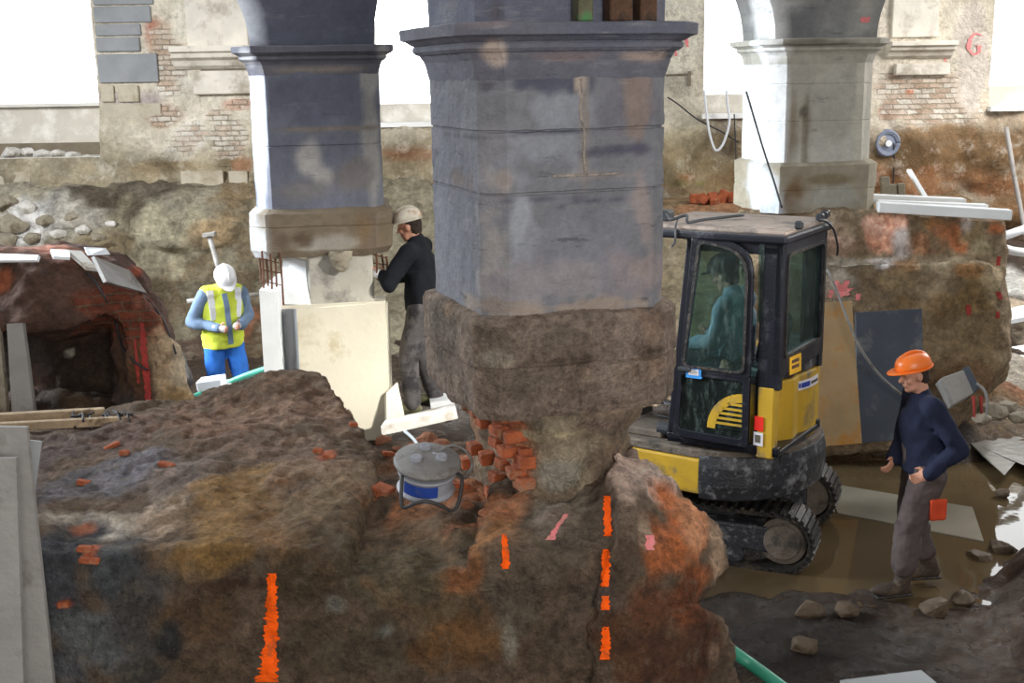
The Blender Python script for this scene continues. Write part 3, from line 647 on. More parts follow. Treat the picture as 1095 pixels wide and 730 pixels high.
for q in [(621, 84, 622, 100), (622, 100, 620, 120), (620, 120, 625, 142), (625, 142, 624, 165), (624, 165, 626, 186), (590, 188, 626, 187), (626, 187, 665, 185)]: beam(mb, fl(q[0], q[1]), fl(q[2], q[3]), .010, .010, (math.sin(math.radians(TH)), -math.cos(math.radians(TH)), 0))
mb.build('mortar_joint', MJ, sh)
mb = MB(); beam(mb, P(628.5, 341, 5.45), P(630, 384, 5.45), .03, .010, (0, 1, 0)); mb.build('crack', M['dark_metal'], pl)
# eroded brick footing between plinth and mound
ft = MB(); zf0 = 1.55
def ring(off_l, off_r, off_f, z, cut=.12):
    t = math.radians(TH); a = []
    for x, y in [(-h_pl + cut + off_l, -h_pl + off_f), (h_pl - cut - off_r, -h_pl + off_f), (h_pl - off_r, -h_pl + cut + off_f), (h_pl - off_r, h_pl - .1), (-h_pl + off_l, h_pl - .1), (-h_pl + off_l, -h_pl + cut + off_f)]:
        a.append(Vector((C0[0] + x * math.cos(t) - y * math.sin(t), C0[1] + x * math.sin(t) + y * math.cos(t), z)))
    return a
ft.hull(ring(.10, .06, .02, 2.24) + ring(.18, .24, .03, 2.08)); ft.hull(ring(.18, .24, .03, 2.10) + ring(.24, .25, .02, 1.88)); ft.hull(ring(.24, .25, .02, 1.90) + ring(.22, .05, -.06, 1.5))
ftm = ft.build('footing', M['rubble'], pc, voxel=.018, smooth_it=2, disp=[(.03, 5, 3), (.014, 16, 3)])
colorize(ftm, (128, 112, 94), [(500, 440, 26, 40, (140, 104, 78)), (540, 450, 24, 24, (140, 84, 56)), (560, 500, 20, 30, (150, 92, 60)), (490, 490, 20, 30, (128, 82, 58)), (600, 440, 30, 26, (136, 124, 104)), (640, 430, 30, 14, (132, 112, 96)), (620, 490, 40, 30, (140, 126, 106)), (640, 455, 26, 12, (112, 94, 84)), (600, 465, 50, 5, (150, 136, 110)), (590, 510, 26, 18, (148, 140, 126)), (650, 500, 20, 30, (116, 98, 82)), (560, 425, 20, 8, (150, 120, 96))], gain=2.1, nf=7)
# bricks that show in the broken edge
ftree = tree_of(ftm)
bricks = [(530, 436), (551, 446), (522, 452), (543, 460), (556, 466), (538, 474), (500, 470), (552, 482), (566, 486), (545, 497), (560, 505), (570, 516), (540, 512), (553, 523), (566, 538), (575, 540), (528, 490), (515, 480), (490, 455), (518, 440), (505, 495), (548, 430), (535, 528), (571, 494)]
random.seed(21)
for i, (bx, by) in enumerate(bricks):
    h = hit(ftree, bx, by)
    if h[0] is None: continue
    a = math.radians(TH + random.uniform(-9, 9)); R = Matrix.Rotation(a, 3, 'Z') @ Matrix.Rotation(random.uniform(-.12, .12), 3, 'Y')
    o = MB().box(h[0] + Vector((math.sin(a), -math.cos(a), 0)) * -.031 + Vector((0, 0, 0)), (random.uniform(.09, .15), .09, random.uniform(.044, .060)), R, bev=.006).build('exposed_brick', M['brick'], ftm, disp=None)
    if i in (7, 13, 23): o['label'] = 'bright orange brick with a clean cut face'
# timber stubs standing on the capital
def on_face(px, py, out=0.0):
    """point on the front face plane of the central pier, out metres in front of it"""
    t = math.radians(TH); n = Vector((math.sin(t), -math.cos(t), 0)); A = Vector((C0[0], C0[1], 0)) + n * (HC + out); d = ray(px, py); return CAM + d * ((A - CAM).dot(n) / d.dot(n))
Rc = Matrix.Rotation(math.radians(TH), 3, 'Z')
for (x, w, mt_, lab) in [(623, 17, 'green_wood', 'narrow board stub with green paint standing on the capital of the nearest pier'), (661, 27, 'wood_dark', 'wide brown timber stub standing in the middle of the capital of the nearest pier'), (690, 20, 'wood_dark', 'narrower brown timber stub at the right end of the nearest pier\'s capital')]:
    if mt_ not in M: M[mt_] = rough_mat('green_stained_timber', (96, 92, 70), 0.8, 0.3, 12, 0.5, 50, dirt=(64, 128, 72), dirt_amt=0.4)
    b = on_face(x, 20, .055); s = MB().box((b.x, b.y, zct + .26), (w / 250 , .08, .52), Rc, bev=.006).build('timber_stub', M[mt_]); single(s, lab, 'timber')
# --- left and right piers
def spring(name, ctr, th, h, z0, Rl, Rr, mat, parent, zt=5.9):
    out = [(-h, z0)]
    out = []
    for k in range(13): a = math.pi / 2 * k / 12; out.append((h + Rr - Rr * math.cos(a), z0 + Rr * math.sin(a)))
    out += [(h + Rr, zt), (-h - Rl, zt)]
    for k in range(12, -1, -1): a = math.pi / 2 * k / 12; out.append((-h - Rl + Rl * math.cos(a), z0 + Rl * math.sin(a)))
    t = math.radians(th); mb = MB().prism([(x, z) for x, z in out], (ctr[0], ctr[1], 0), (math.cos(t), math.sin(t), 0), (0, 0, 1), (-math.sin(t), math.cos(t), 0), -h, h)
    me = mb.mesh(name); bm = bmesh.new(); bm.from_mesh(me); bmesh.ops.triangulate(bm, faces=[f for f in bm.faces if len(f.verts) > 4]); bmesh.ops.subdivide_edges(bm, edges=[e for e in bm.edges if e.calc_length() > .12], cuts=5, use_grid_fill=True); bm.to_mesh(me); bm.free()
    return link_mesh(name, me, mat, parent)
TL = 7.0; HL = .52; CL = .135; zll = 2.69; zlb, zlt = 3.80, 3.985
CLc = pier_at(287, 150, 9.9, TL, HL, CL)
pL = thing('stone_pier', 'dark grey pier left of centre, its base cut away above the white formwork box', 'pier', (CLc[0], CLc[1], 1.3))
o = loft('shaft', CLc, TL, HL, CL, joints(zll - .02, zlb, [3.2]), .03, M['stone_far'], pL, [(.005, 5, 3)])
colorize(o, (88, 90, 100), [(276, 140, 10, 120, (190, 198, 212)), (340, 100, 46, 26, (78, 80, 92)), (330, 172, 14, 17, (140, 138, 136)), (345, 190, 10, 12, (132, 130, 128)), (398, 150, 7, 80, (124, 122, 120)), (380, 190, 20, 16, (96, 92, 92)), (352, 138, 60, 2.5, (104, 96, 90)), (320, 205, 40, 12, (98, 96, 98)), (395, 85, 8, 14, (130, 128, 126))], gain=1.7, nf=3.5)  # near-white left patch paints side daylight onto that face
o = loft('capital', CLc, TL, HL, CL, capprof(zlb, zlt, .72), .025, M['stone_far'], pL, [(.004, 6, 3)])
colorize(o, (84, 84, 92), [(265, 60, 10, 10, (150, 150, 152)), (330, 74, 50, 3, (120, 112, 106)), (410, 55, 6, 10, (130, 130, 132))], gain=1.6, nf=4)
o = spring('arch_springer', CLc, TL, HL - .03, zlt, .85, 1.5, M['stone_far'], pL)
colorize(o, (72, 74, 86), [(262, 20, 14, 34, (200, 206, 216))], gain=1.5, nf=4)  # pale band paints the window light on the left soffit
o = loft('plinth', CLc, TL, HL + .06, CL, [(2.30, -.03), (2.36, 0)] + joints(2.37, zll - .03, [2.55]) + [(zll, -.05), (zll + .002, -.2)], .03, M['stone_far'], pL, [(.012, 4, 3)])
colorize(o, (112, 98, 84), [(277, 245, 12, 40, (205, 208, 212)), (305, 245, 14, 26, (66, 52, 44)), (350, 240, 30, 16, (150, 140, 126)), (385, 245, 18, 20, (120, 100, 76)), (330, 228, 60, 6, (120, 108, 92)), (410, 245, 8, 20, (104, 92, 74)), (345, 260, 40, 7, (152, 146, 136)), (322, 256, 12, 8, (90, 76, 62))], gain=1.0, nf=4)  # pale left patch is the lit side of the plinth, painted in
M['concrete'] = rough_mat('fresh_grey_concrete', (172, 168, 158), 0.85, 0.1, 4, 0.35, 14, dirt=(122, 118, 112), dirt_amt=0.3)
a, b = P(320, 262, 9.95), P(394, 312, 9.95)
o = MB().box(((a.x + b.x) / 2, 10.35, 2.16), (b.x - a.x, .8, .62), Matrix.Rotation(math.radians(TL), 3, 'Z'), bev=.02).build('concrete_stub', M['concrete'], pL, voxel=.025, disp=[(.012, 3, 3)])
o = MB().hull([P(352, 268, 9.9), P(378, 268, 9.9), P(366, 292, 9.88), P(350, 280, 9.86), P(372, 284, 9.86), P(362, 272, 9.82), P(360, 270, 10)]).build('broken_patch', M['rock'], pL, voxel=.012, disp=[(.02, 14, 3)])
TR = 7.0; zrb, zrt = 3.83, 4.02
CRc = pier_at(840, 125, 11.8, TR, HL, CL)
pR = thing('stone_pier', 'pale limewashed pier behind the excavator cab on the right', 'pier', (CRc[0], CRc[1], 2.2))
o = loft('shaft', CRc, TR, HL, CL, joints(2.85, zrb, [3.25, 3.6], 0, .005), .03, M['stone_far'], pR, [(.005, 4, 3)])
colorize(o, (160, 156, 146), [(817, 130, 22, 100, (204, 208, 212)), (836, 100, 6, 60, (190, 190, 190)), (848, 150, 6, 60, (128, 118, 104)), (885, 165, 34, 30, (172, 170, 162)), (885, 110, 30, 30, (160, 157, 148)), (862, 130, 5, 40, (120, 112, 98)), (890, 178, 40, 6, (126, 116, 98)), (860, 120, 6, 8, (88, 82, 70)), (920, 120, 6, 60, (178, 174, 162))], gain=1.3, nf=3)  # near-white left patches, shaft through plinth, paint the lit side of this pier
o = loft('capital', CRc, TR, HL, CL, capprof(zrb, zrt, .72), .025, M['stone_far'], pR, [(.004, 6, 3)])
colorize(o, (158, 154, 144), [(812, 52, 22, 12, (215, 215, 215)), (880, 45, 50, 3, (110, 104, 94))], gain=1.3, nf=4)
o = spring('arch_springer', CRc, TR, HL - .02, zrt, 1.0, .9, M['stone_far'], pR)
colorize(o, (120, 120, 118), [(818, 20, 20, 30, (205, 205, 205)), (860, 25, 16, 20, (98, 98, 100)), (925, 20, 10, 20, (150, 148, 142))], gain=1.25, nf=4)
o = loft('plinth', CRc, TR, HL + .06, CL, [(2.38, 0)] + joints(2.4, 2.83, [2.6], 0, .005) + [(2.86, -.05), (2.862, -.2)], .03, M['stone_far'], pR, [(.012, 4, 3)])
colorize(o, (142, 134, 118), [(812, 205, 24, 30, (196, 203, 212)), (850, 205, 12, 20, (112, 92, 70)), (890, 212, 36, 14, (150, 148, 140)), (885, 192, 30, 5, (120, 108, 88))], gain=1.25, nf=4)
pk = paint_mark([c for c in pR.children if c.name.startswith('arch_springer')][0], [(925, 18, 9), (925, 24, 8)], M['pink_paint'], pR)
# ================================================================== FOREGROUND MOUND
mb = MB()
def col_(pts): return [Vector(p) for p in pts]
# main block left of the pier (camera-side face runs from the top edge down to the pit floor)
mb.hull([(-4.2, 5.1, 1.62), (-2.3, 5.08, 1.66), (-1.0, 5.02, 1.74), (-.75, 5.0, 1.70), (-4.2, 4.75, 0), (-.6, 4.75, 0), (-4.2, 6.9, 1.62), (-2.4, 7.1, 1.70), (-1.35, 7.6, 1.84), (-.95, 7.1, 1.80), (-4.2, 7.9, 0), (-.9, 7.4, 0), (-.75, 6.4, 1.72)])
mb.hull([(-2.0, 7.6, 1.78), (-1.3, 7.75, 1.86), (-1.0, 7.2, 1.82), (-1.2, 6.3, 1.80), (-2.2, 6.3, 1.76), (-2.0, 7.8, 1), (-1.0, 7.4, 1)])
mb.hull([(-.9, 4.98, 1.56), (.1, 4.98, 1.66), (-.9, 4.75, 0), (.2, 4.75, 0), (-.9, 6.95, 1.66), (.0, 6.7, 1.66), (-.9, 6.9, 0), (.2, 6.7, 0)])
mb.hull([(-.2, 4.98, 1.70), (.5, 5.02, 1.68), (.62, 5.3, 1.9), (.62, 5.9, 1.95), (-.1, 5.6, 1.8), (-.2, 4.75, 0), (.6, 4.8, 0), (.5, 6.6, 0), (0, 6.6, 0), (.3, 6.4, 1.7)])
def Q(px, py, Y): return P(px, py, Y)
mb.hull([Q(655, 478, 5.5), Q(700, 500, 5.5), Q(745, 545, 5.45), Q(768, 570, 5.4), Q(772, 605, 5.35), Q(758, 632, 5.3), Q(660, 560, 5.0), Q(720, 590, 5.08), Q(720, 660, 5.0), Q(640, 660, 4.9), Q(700, 520, 5.9), Q(740, 570, 6.0), (.3, 6.2, .8), (.7, 6.0, .8), (.3, 4.95, 1)])
mb.hull([Q(640, 640, 4.9), Q(735, 650, 4.98), Q(772, 668, 5.1), Q(782, 700, 5.1), Q(782, 760, 5.05), (.3, 4.7, 0), (.95, 4.9, 0), (1.0, 5.8, 0), (.3, 6.3, 0), Q(760, 660, 5.8)])
mound = mb.build('rubble_mound', M['rubble'], voxel=.019, smooth_it=2, disp=[(.045, 1.7, 3), (.022, 6, 3), (.014, 20, 3)])
mp_ = [(60, 480, 50, 30, (86, 72, 68)), (130, 470, 50, 24, (92, 74, 66)), (230, 450, 60, 30, (108, 82, 66)), (330, 440, 60, 24, (112, 88, 72)), (290, 420, 60, 10, (96, 74, 58)), (130, 505, 60, 20, (104, 100, 104)), (70, 520, 40, 20, (86, 80, 82)), (200, 500, 40, 30, (110, 96, 88)), (320, 500, 70, 20, (120, 98, 80)), (300, 480, 60, 16, (104, 84, 70)), (350, 485, 10, 8, (150, 84, 60)),
 (100, 558, 40, 8, (164, 152, 138)), (115, 570, 20, 8, (180, 170, 158)), (178, 552, 24, 16, (156, 138, 122)), (190, 590, 18, 34, (132, 118, 106)), (240, 555, 50, 40, (124, 96, 62)), (250, 590, 44, 20, (128, 98, 58)), (300, 560, 40, 30, (116, 88, 60)), (350, 540, 40, 30, (112, 92, 70)), (380, 580, 40, 30, (92, 76, 58)), (250, 625, 50, 9, (62, 44, 34)), (70, 600, 34, 36, (52, 52, 56)), (110, 620, 44, 30, (72, 74, 76)), (60, 650, 40, 30, (66, 66, 70)), (100, 680, 50, 30, (92, 94, 94)), (60, 710, 40, 20, (84, 84, 86)), (160, 660, 40, 40, (70, 66, 64)),
 (220, 660, 50, 30, (86, 66, 48)), (230, 710, 50, 20, (88, 72, 56)), (330, 620, 50, 30, (72, 58, 42)), (340, 680, 40, 40, (80, 66, 52)), (360, 645, 16, 16, (118, 114, 104)), (400, 620, 40, 40, (84, 74, 58)), (400, 690, 50, 40, (78, 68, 54)), (412, 675, 14, 12, (124, 122, 112)), (180, 690, 14, 20, (50, 48, 46)), (160, 720, 30, 12, (60, 56, 52)),
 (410, 525, 16, 6, (150, 88, 58)), (425, 550, 10, 14, (150, 92, 60)), (400, 500, 20, 20, (116, 98, 80)), (450, 570, 40, 22, (114, 92, 72)), (490, 612, 70, 12, (128, 84, 54)), (430, 622, 30, 8, (128, 78, 44)), (530, 570, 24, 22, (142, 100, 66)), (520, 545, 50, 10, (156, 104, 72)), (450, 540, 40, 14, (140, 98, 70)), (500, 590, 20, 14, (100, 84, 66)), (470, 660, 60, 26, (92, 74, 54)), (440, 600, 40, 20, (92, 80, 62)), (500, 690, 60, 26, (104, 74, 46)), (560, 640, 40, 40, (86, 76, 64)), (580, 600, 40, 30, (98, 84, 70)), (620, 570, 40, 30, (88, 78, 68)), (610, 690, 50, 30, (84, 70, 58)), (545, 690, 10, 24, (120, 112, 98)), (600, 540, 30, 20, (112, 100, 86)), (445, 495, 40, 16, (120, 84, 62)), (420, 460, 40, 14, (124, 84, 62)), (500, 520, 30, 14, (150, 96, 66)),
 (640, 640, 30, 40, (86, 72, 62)), (670, 560, 20, 30, (100, 84, 70)), (680, 500, 30, 22, (176, 152, 138)), (705, 520, 30, 18, (180, 160, 148)), (720, 575, 40, 30, (178, 104, 62)), (745, 560, 20, 26, (184, 126, 90)), (768, 590, 12, 30, (178, 148, 124)), (700, 600, 20, 40, (156, 90, 54)), (740, 620, 30, 16, (136, 80, 48)), (690, 570, 10, 18, (150, 128, 108)), (730, 650, 40, 24, (104, 60, 38)), (700, 650, 30, 30, (98, 62, 42)), (745, 700, 40, 30, (74, 48, 34)), (700, 700, 40, 30, (84, 56, 40)), (765, 650, 10, 24, (150, 122, 98)), (764, 700, 7, 14, (130, 104, 86)), (655, 690, 20, 30, (84, 56, 38)), (590, 560, 16, 10, (120, 106, 96)),
 (95, 590, 7, 10, (160, 80, 52)), (68, 647, 8, 4, (170, 80, 48)), (300, 515, 12, 5, (124, 92, 66)), (90, 566, 12, 5, (140, 84, 60))]
colorize(mound, (90, 74, 60), mp_, gain=2.1, nf=5.5, edge=.55)
single(mound, 'big rough mound of rubble and earth filling the foreground under the nearest pier', 'rubble mound')
for o_ in (): pass
mtree = tree_of(mound)
def mark(tree, line, mat, parent, label=None): return paint_mark(tree, line, M[mat], parent, label)
mark(mtree, [(291, 613, 9), (290, 650, 11), (291, 665, 15), (288, 700, 15), (286, 729, 24)], 'orange_paint', mound, 'widest orange spray stripe')
mark(mtree, [(539, 571, 6), (541, 608, 8)], 'orange_paint', mound, 'short orange spray stripe')
mark(mtree, [(649, 530, 7), (650, 573, 9)], 'orange_paint', mound, 'orange spray dash, top of a dashed line')
for a_, b_ in ((587, 627), (637, 652), (670, 705)): mark(mtree, [(648, a_, 8), (647, b_, 9)], 'orange_paint', mound)
mark(mtree, [(588, 577, 9), (596, 563, 5), (606, 549, 5)], 'pink_paint', mound, 'faint slanting pink streak')
mark(mtree, [(695, 572, 10), (695, 588, 8)], 'pink_paint', mound)
# ================================================================== LEFT BRICK REMNANT
mb = MB()
mb.hull([P(-60, 272, 8.5), P(60, 270, 8.6), P(118, 282, 8.6), P(150, 312, 8.5), P(100, 345, 8.2), P(30, 350, 8.1), P(-60, 350, 8.1), P(-60, 262, 9.6), P(80, 262, 9.6), P(130, 275, 9.5), P(158, 300, 9.4), P(150, 345, 9.3), P(-60, 350, 9.5)])
mb.hull([P(120, 290, 8.6), P(150, 304, 8.5), P(172, 335, 8.4), P(190, 372, 8.3), P(206, 430, 8.2), P(210, 480, 8.2), P(150, 480, 8.15), P(138, 400, 8.25), P(120, 340, 8.3), P(150, 300, 9.4), P(180, 350, 9.3), P(200, 420, 9.2), P(120, 480, 9.4)])
mb.hull([P(-60, 330, 8.9), P(150, 330, 8.9), P(160, 480, 8.7), P(-60, 480, 8.7), P(-60, 330, 9.6), P(160, 340, 9.6), P(160, 480, 9.6), P(-60, 480, 9.6)])
mb.hull([P(-60, 420, 8.3), P(110, 425, 8.4), P(150, 445, 8.2), P(150, 490, 8.0), P(-60, 490, 8.0), P(-60, 420, 8.9), P(150, 430, 8.9), P(150, 490, 8.9)])
vault = mb.build('brick_vault_remnant', M['vault'], voxel=.03, smooth_it=2, disp=[(.07, 1.8, 3), (.03, 6, 3), (.012, 18, 2)])
colorize(vault, (84, 62, 52), [(60, 268, 60, 10, (176, 120, 100)), (20, 300, 40, 30, (88, 66, 56)), (70, 310, 40, 30, (94, 70, 60)), (5, 300, 8, 10, (170, 100, 70)), (120, 320, 30, 20, (128, 66, 46), .6), (105, 345, 30, 14, (142, 84, 58), .9), (140, 345, 26, 20, (150, 74, 48), .9), (165, 350, 14, 24, (150, 78, 54), .8), (160, 320, 14, 16, (140, 90, 70), .5), (176, 395, 18, 40, (196, 170, 138), .3), (194, 400, 16, 36, (200, 182, 156)), (186, 425, 20, 14, (170, 140, 100)), (178, 345, 10, 20, (186, 130, 100), .5), (150, 400, 14, 24, (96, 66, 46)), (80, 380, 60, 30, (50, 38, 32)), (110, 410, 40, 30, (56, 44, 36)), (60, 430, 60, 16, (62, 50, 42)), (135, 425, 20, 14, (48, 38, 32)), (130, 405, 20, 20, (88, 66, 48)), (100, 430, 30, 12, (84, 66, 50)), (20, 360, 30, 30, (70, 60, 54)), (10, 400, 24, 30, (84, 78, 74)), (145, 290, 20, 8, (150, 80, 60)), (75, 377, 4, 4, (170, 165, 150))], gain=1.25, nf=4, edge=.5)  # shade painted into the hollow, light painted along the right shoulder
single(vault, 'broken reddish brick vault remnant with a dark hollow, left of the vested worker', 'brick ruin')
vtree = tree_of(vault)
mark(vtree, [(152, 345, 4), (154, 375, 7), (157, 405, 7), (159, 430, 8)], 'red_paint', vault, 'red sprayed line')
mark(vtree, [(144, 362, 2), (147, 395, 4), (148, 410, 2)], 'red_paint', vault, 'fainter red sprayed line')
# ================================================================== EXCAVATOR
EO = Vector((1.74, 9.42, 0.0)); EA = math.radians(147)
eh = Vector((math.cos(EA), math.sin(EA), 0)); el = Vector((-math.sin(EA), math.cos(EA), 0)); ez = Vector((0, 0, 1))
def E(f, l, z): return EO + eh * f + el * l + ez * z
ER = Matrix((eh, el, ez)).transposed()
M['yellow'] = rough_mat('scratched_yellow_paint', (188, 150, 42), 0.5, 0.1, 6, 0.15, 40, dirt=(120, 105, 80), dirt_amt=0.35)
M['black_paint'] = rough_mat('dark_blue_black_paint', (24, 25, 34), 0.4, 0.15, 10, 0.15, 50, dirt=(60, 60, 66), dirt_amt=0.22)
M['black_worn'] = rough_mat('scraped_black_casting', (44, 45, 50), 0.5, 0.25, 14, 0.4, 50, dirt=(125, 125, 128), dirt_amt=0.38)
M['rubber'] = rough_mat('muddy_rubber_track', (34, 32, 31), 0.55, 0.35, 18, 0.5, 40, dirt=(78, 68, 56), dirt_amt=0.35)
M['roof_dust'] = rough_mat('dusty_roof', (150, 136, 126), 0.8, 0.12, 6, 0.2, 30, dirt=(95, 88, 84), dirt_amt=0.35)
M['deck_dirt'] = rough_mat('dusty_deck', (104, 94, 84), 0.85, 0.2, 10, 0.4, 40, dirt=(60, 55, 50), dirt_amt=0.4)
M['glass_teal'] = glass_mat('green_tinted_dusty_glass', (180, 205, 200), 0.25, 0.07)
M['glass_dark'] = glass_mat('dark_dusty_glass', (95, 118, 115), 0.3, 0.05)
M['interior'] = rough_mat('cab_interior_plastic', (52, 56, 58), 0.7, 0.2, 8, 0.2, 30)
M['sticker_white'] = rough_mat('white_sticker', (215, 212, 218), 0.5, 0.05, 8, 0.05, 40)
M['sticker_red'] = rough_mat('red_sticker', (225, 40, 30), 0.5, 0.05, 8, 0.05, 40)
M['sticker_blue'] = rough_mat('blue_sticker', (40, 60, 150), 0.5, 0.05, 8, 0.05, 40)
M['sticker_sky'] = rough_mat('light_blue_sticker', (60, 140, 215), 0.5, 0.05, 8, 0.05, 40)
M['sticker_yellow'] = rough_mat('yellow_sticker', (235, 180, 40), 0.5, 0.05, 8, 0.05, 40)
ex = thing('mini_excavator', 'yellow and black mini excavator with glazed cab standing in the muddy puddle', 'excavator', EO)
TA = math.radians(157); th_ = Vector((math.cos(TA), math.sin(TA), 0)); tl_ = Vector((-math.sin(TA), math.cos(TA), 0)); TRm = Matrix((th_, tl_, ez)).transposed()
def T(f, l, z): return EO + Vector((-.155, .17, 0)) + th_ * f + tl_ * l + ez * z
def stadium(hl, r, n=14):
    return [(hl + r * math.sin(math.pi * k / n), r - r * math.cos(math.pi * k / n)) for k in range(n + 1)] + [(-hl - r * math.sin(math.pi * k / n), r + r * math.cos(math.pi * k / n)) for k in range(n + 1)]
HT = .76; RT = .235
for side in (1, -1):
    lc = side * .55; o_ = stadium(HT, RT); i_ = [(x * .965, RT + (z - RT) * .86) for x, z in o_]
    mb = MB().ringprism(o_, i_, T(0, lc, 0.0), th_, ez, tl_, -.15, .15)
    # grousers all the way round the belt
    per = []
    for k in range(len(o_)):
        a, b = Vector((*o_[k], 0)), Vector((*o_[(k + 1) % len(o_)], 0)); n = max(1, round((b - a).length / .075))
        for j in range(n): q = a.lerp(b, j / n); d = (b - a).normalized(); per.append((q, d))
    for q, d in per:
        R = TRm @ Matrix(((d.x, 0, -d.y), (0, 1, 0), (d.y, 0, d.x)))
        mb.box(T(q.x, lc, q.y), (.03, .30, .035), R)
    tr = mb.build('crawler_track', M['rubber'], ex)
    if side == 1: tr['label'] = 'muddy track on the near side'
    fr = MB().prism([(-HT, .13), (HT, .13), (HT, .34), (-HT, .34)], T(0, lc, 0), th_, ez, tl_, -.11, .11).build('track_frame', M['black_worn'], tr, bevel=.02)
    for f, r in ((HT, .185), (-HT, .185)):
        mb = MB().lathe([(0, -.09), (r, -.09), (r, .09), (r * .8, .1), (r * .72, .13), (r * .3, .14), (0, .14)], T(f, lc, RT), tl_ * (1 if side == 1 else -1), 28)
        mb.build('wheel', M['black_worn'] if f > 0 else M['deck_dirt'], tr)
    for f in (-.4, -.13, .13, .4):
        MB().lathe([(0, -.12), (.07, -.12), (.07, .12), (0, .12)], T(f, lc, .1), tl_, 16).build('roller', M['black_worn'], tr)
mb = MB().box(T(0, 0, .36), (.7, 1.0, .18), TRm, bev=.03); mb.lathe([(0, .4), (.34, .4), (.34, .6), (0, .6)], EO, ez, 32)
mb.build('undercarriage', M['black_worn'], ex)
# blade at the far end of the tracks
mb = MB(); mb.prism([(0, .05), (.04, .05), (.10, .2), (.04, .38), (0, .38)], T(1.25, 0, 0), th_, ez, tl_, -.7, .7)
for s in (-.3, .3): beam(mb, T(.3, s, .3), T(1.26, s, .2), .08, .1)
mb.build('dozer_blade', M['yellow'], ex, bevel=.008)
RB = .79
def arc(r, a0, a1, n=18, c=(0, 0)): return [(c[0] + r * math.cos(math.radians(a0 + (a1 - a0) * k / n)), c[1] + r * math.sin(math.radians(a0 + (a1 - a0) * k / n))) for k in range(n + 1)]
# slewing deck
out = [(math.cos(math.radians(a)) * rr, math.sin(math.radians(a)) * rr) for a, rr in [(92 + 176 * k / 22, .79 - .065 * min(1, max(0, (92 + 176 * k / 22 - 120) / 50))) for k in range(23)]] + [(.75, -.78), (1.0, -.6), (1.0, .6), (.75, .76)]
MB().prism(out, EO, eh, el, ez, .90, .97).build('deck', M['deck_dirt'], ex, bevel=.012)
side = arc(RB - .03, 92, 120, 6)
fr = [(-.12, .80), (.75, .76), (1.0, .6), (1.0, .5), (.7, .62), (-.12, .66)]
MB().prism(fr, EO, eh, el, ez, .62, .90).build('side_skirt', M['yellow'], ex, bevel=.02)
fr = [(x, -y) for x, y in fr][::-1]; MB().prism(fr, EO, eh, el, ez, .62, .90).build('side_skirt', M['yellow'], ex, bevel=.02)
cw = [(math.cos(math.radians(a)) * rr, math.sin(math.radians(a)) * rr) for a, rr in [(97 + 166 * k / 26, .825 - .065 * min(1, max(0, (97 + 166 * k / 26 - 120) / 50))) for k in range(27)]]; mb = MB(); n = len(cw); rows = []
prof = [(-.10, .56), (-.02, .60), (.0, .70), (.0, .84), (-.02, .925), (-.06, .935)]
vs = []; fs = []
for d, z in prof:
    for x, y in cw:
        r = math.hypot(x, y); k = (r + d) / r; vs.append(E(x * k, y * k, z))
for d, z in reversed(prof):
    for x, y in cw: k = .6; vs.append(E(x * k, y * k, z))
R_ = len(prof) * 2
for i in range(R_):
    for k in range(n - 1): fs.append((i * n + k, i * n + k + 1, ((i + 1) % R_) * n + k + 1, ((i + 1) % R_) * n + k))
fs.append([i * n for i in range(R_)]); fs.append([i * n + n - 1 for i in range(R_)][::-1])
mb._add(vs, fs); mb.build('counterweight', M['black_worn'], ex, smooth=False)['label'] = 'scraped black rounded counterweight'
MB().prism([(-.62, -.4), (.6, -.5), (.7, .5), (-.62, .5)], EO, eh, el, ez, .62, .92).build('slew_frame', M['black_worn'], ex)
# engine cover: rounded yellow shell behind and below the cab
cov = [(-.60, .765), (-.66, .74)] + arc(.77, 137, 150, 3) + arc(.69, 160, 262, 18) + [(-.05, -.74), (.35, -.74), (.35, -.25), (-.30, -.25), (-.30, .60)]
ec = MB().prism(cov, EO, eh, el, ez, .975, 1.50).build('engine_cover', M['yellow'], ex, bevel=.015)
MB().prism([(-.55, .755), (-.66, .73)] + arc(.76, 137, 150, 3) + arc(.68, 160, 262, 18) + [(.0, -.72), (-.2, -.2), (-.25, .6)], EO, eh, el, ez, 1.50, 1.64).build('cover_band', M['black_worn'], ec, bevel=.03)['label'] = 'black band round the top of the yellow cover'
MB().box(E(-.60, .735, 1.25), (.13, .10, .54), ER, bev=.012).build('corner_panel', M['yellow'], ex)
# planes for laying out parts from their outlines
def on_plane(px, py, l):
    d = ray(px, py); o = EO + el * l; p = CAM + d * ((o - CAM).dot(el) / d.dot(el)); q = p - EO; return (q.dot(eh), q.z)
def on_rear(px, py, f):
    d = ray(px, py); o = EO + eh * f; p = CAM + d * ((o - CAM).dot(eh) / d.dot(eh)); q = p - EO; return (q.dot(el), q.z)
LS = .78
def side_part(name, pts, l0, l1, mat, parent=ex, raw=False, bevel=.0):
    poly = pts if raw else [on_plane(x, y, LS) for x, y in pts]
    return MB().prism(poly, EO, eh, ez, el, l0, l1).build(name, mat, parent, bevel=bevel)
FR, FF = -.70, .10   # rear and front of the cab at the sill
zr = 2.53
rearp = [(FR, 1.50), (FR + .17, 1.50), (FR + .17, zr), (FR + .02, zr)]
a0 = on_plane(721, 462, LS); a1 = on_plane(741, 250, LS)
frontp = [(a0[0] - .01, a0[1]), (a0[0] + .06, a0[1]), (a1[0] + .05, zr), (a1[0] - .02, zr)]
rail = [(FR, zr - .06), (a1[0] + .05, zr - .06), (a1[0] + .05, zr + .03), (FR, zr + .03)]
sill = [(FR, 1.0), (a0[0] + .06, 1.0), (a0[0] + .06, 1.07), (FR, 1.07)]
cab = MB()
